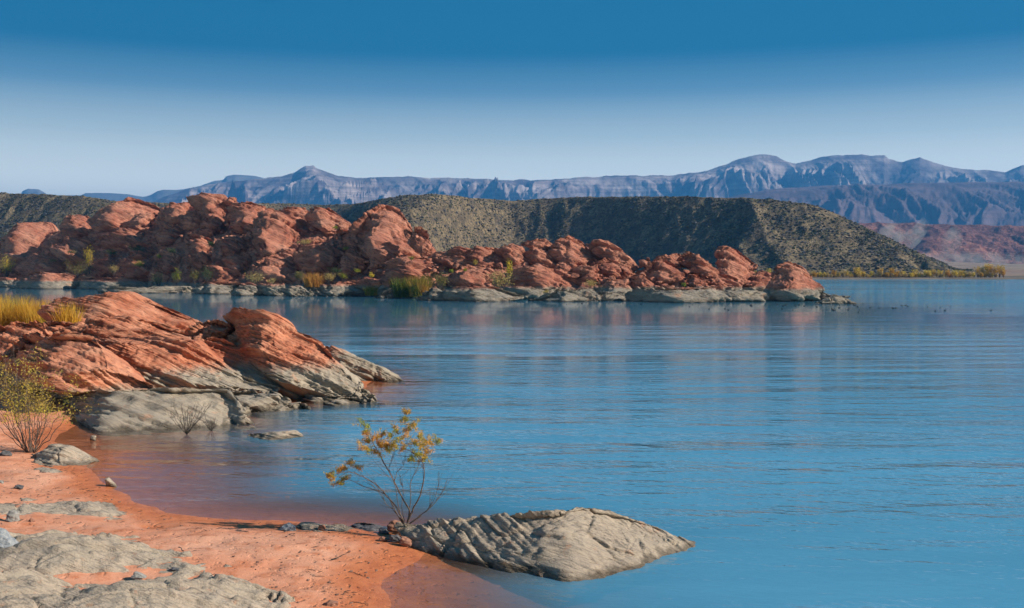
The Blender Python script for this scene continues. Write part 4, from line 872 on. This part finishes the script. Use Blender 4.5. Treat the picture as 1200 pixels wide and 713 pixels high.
terrain('distant_mesa', -500, 330, 420, parse('-500,236 -60,232 0,231 22,230.5 27,224 33,221.5 45,222 53,226.5 58,229 95,229 100,226.5 130,226.5 150,228 168,231 176,229 185,224 192,222.5 205,223 215,222 235,218 252,212 262,211 265,206.5 275,205 300,206.5 312,210 330,211'), [(-500, 8800), (330, 8800)], [(-500, 7600), (330, 7600)], 0, 30, lambda u: u, M_mt3, mnoise(40, .0016, 121), 800, 5, -5)
# ------------------------------------------------------------------ yellow trees along the far shore
trunks = []
temps = []
for k in range(5):
    w, h = [(3.4, 4.6), (2.8, 3.6), (4.0, 5.4), (3.0, 3.0), (5.2, 6.4)][k]; st, lv = bush_mesh('gold', w, h, 500+k, .55, 420)
    temps.append((mesh('trunk', *st, M_bark), [mesh('crown', *lv, LM[c], False) for c in ('gold', 'yellow', 'tan')]))
rg = np.random.default_rng(21); far_list = []
for px_ in np.arange(950, 1166, 2.6): far_list.append((px_+rg.uniform(-1.5, 1.5), rg.choice([0, 1, 1, 3, 3]), rg.choice([0, 1, 2, 2, 2]), rg.uniform(.55, 1.0)))
far_list += [(1006, 2, 1, 1.0), (1032, 2, 0, .95), (1045, 0, 0, 1.1), (1003, 0, 0, 1.1), (1072, 0, 1, .95), (1146, 4, 0, .9), (1151, 4, 0, 1.0), (1156, 4, 1, 1.15), (1161, 4, 0, 1.1), (1166, 4, 0, 1.0), (1171, 4, 0, 1.05), (1176, 2, 0, .9), (1130, 2, 0, .7), (1110, 0, 0, .9), (1085, 0, 1, .9), (596, 1, 0, .8), (902, 2, 1, .9), (893, 1, 0, .9), (885, 0, 0, .8)]
for px_, k, c_, s_ in far_list:
    big = k == 4; Y = 527+rg.uniform(-4, 5)
    if px_ < 700: continue
    r = tag(obj('autumn_tree', None, loc=(X_of(px_, Y), Y, .6)), 'round golden tree in the tall clump at the end of the far shore' if big or px_ > 1140 else 'small yellow autumn tree in the low row along the far shore under the mesa', 'tree', 'tall golden trees at the end of the far shore' if big or px_ > 1140 else 'yellow trees along the far shore')
    r.scale = (s_, s_, s_); r.rotation_euler = (0, 0, rg.uniform(0, 6)); obj('trunk', temps[k][0], r); obj('crown', temps[k][1][c_], r)
# ------------------------------------------------------------------ waterfowl
def duck_mesh():
    V, Fc = ico(3); b = V*np.array([.21, .095, .085]); b[:, 2] += .05+np.where(b[:, 0] < -.1, (-b[:, 0]-.1)*.55, 0); b[:, 1] *= np.where(b[:, 0] < -.12, .6, 1)
    hd = ico(2)[0]*np.array([.045, .038, .04])+np.array([.19, 0, .215]); nk = tube([(.14, 0, .08), (.17, 0, .14), (.18, 0, .2)], [.05, .033, .03], 8)
    bl = tube([(.22, 0, .212), (.25, 0, .205), (.285, 0, .2)], [.018, .014, .006], 6)
    tri = lambda f: np.concatenate([f[:, [0, 1, 2]], f[:, [0, 2, 3]]])
    return join([(b, Fc), (hd, ico(2)[1]), (nk[0], tri(nk[1])), (bl[0], tri(bl[1]))])
dm = mesh('duck', *duck_mesh(), simple('dark plumage', (.02, .02, .022), (.06, .055, .05), 8))
rg = np.random.default_rng(33)
for i in range(58):
    if i < 40: px_, py_ = rg.normal(1010, 50), rg.uniform(354, 367)
    else: px_, py_ = rg.uniform(800, 960), rg.uniform(357, 364)
    if i > 52: px_, py_ = [682, 706, 730, 664, 751][i-53], [356, 354, 356, 357, 357][i-53]
    Y = CAMH*F/(py_-HZ); o = tag(obj('duck', dm, loc=(X_of(px_, Y), Y, 0)), 'tiny dark duck floating on the open water off the peninsula', 'duck', 'ducks floating off the peninsula'); o.rotation_euler = (0, 0, rg.uniform(0, 6.28)); s_ = rg.uniform(.55, .85); o.scale = (s_, s_, s_)
# ------------------------------------------------------------------ dust plumes and haze
def dust(name, lb, c, r, dens, tilt=0):
    V, Fc = ico(3); n = fbm(V*1.4+c[0], 7, 3); V = V*(1+.28*n)[:, None]*np.array(r); V[:, 0] += V[:, 2]*tilt
    t = NT(name); vp = t.n('ShaderNodeVolumePrincipled'); vp.inputs['Color'].default_value = (.85, .83, .82, 1); 
    tcn = t.n('ShaderNodeTexCoord'); g0 = t.n('ShaderNodeVectorMath', operation='MULTIPLY_ADD'); t.L(tcn.outputs['Generated'], g0.inputs[0]); g0.inputs[1].default_value = (2, 2, 2); g0.inputs[2].default_value = (-1, -1, -1)
    ln_ = t.n('ShaderNodeVectorMath', operation='LENGTH'); t.L(g0.outputs[0], ln_.inputs[0])
    fo = t.math('MAXIMUM', t.math('SUBTRACT', 1.0, ln_.outputs['Value']), 0.0); nz_ = t.ramp(t.noise(t.pos, .07, 4, .6), [(.38, 0.0), (.62, 1.0)])
    t.L(t.math('MULTIPLY', t.math('MULTIPLY', fo, nz_), dens*6), vp.inputs['Density']); t.L(vp.outputs[0], t.out.inputs[1])
    tag(obj('dust_cloud', mesh('dust_cloud', V, Fc, t.m), loc=c), lb, 'dust', 'dust clouds blowing before the red cliffs')
DY = 1480
for nm, lb, px_, py_, rx, rz, de, ti in [('dust a', 'pale dust cloud rising just beyond the mesa slope', 1043, 279, 26, 24, .030, .4), ('dust b', 'taller thin dust plume leaning away beside the first dust cloud', 1072, 277, 16, 30, .026, .6), ('dust c', 'faint thin dust plume farthest from the mesa', 1117, 283, 15, 24, .012, .3), ('dust d', 'long low bank of dust over the flats under the cliffs', 1120, 305, 150, 13, .012, 0)]:
    dust(nm, lb, (X_of(px_, DY), DY, Z_of(py_, DY)), (rx, 14, rz), de, ti)
V = np.array([(x, y, z) for x in (-13100, 13100) for y in (-190, 14100) for z in (-8, 850)], float); V[:, 0] *= 1
Fc = np.array([(0, 1, 3, 2), (4, 6, 7, 5), (0, 4, 5, 1), (2, 3, 7, 6), (0, 2, 6, 4), (1, 5, 7, 3)])
t = NT('thin haze'); vp = t.n('ShaderNodeVolumePrincipled'); vp.inputs['Color'].default_value = (.09, .42, .95, 1); vp.inputs['Density'].default_value = 1.15e-4; vp.inputs['Anisotropy'].default_value = .1; t.L(vp.outputs[0], t.out.inputs[1])
tag(obj('haze', mesh('haze', V, Fc, t.m, False)), kind='stuff')
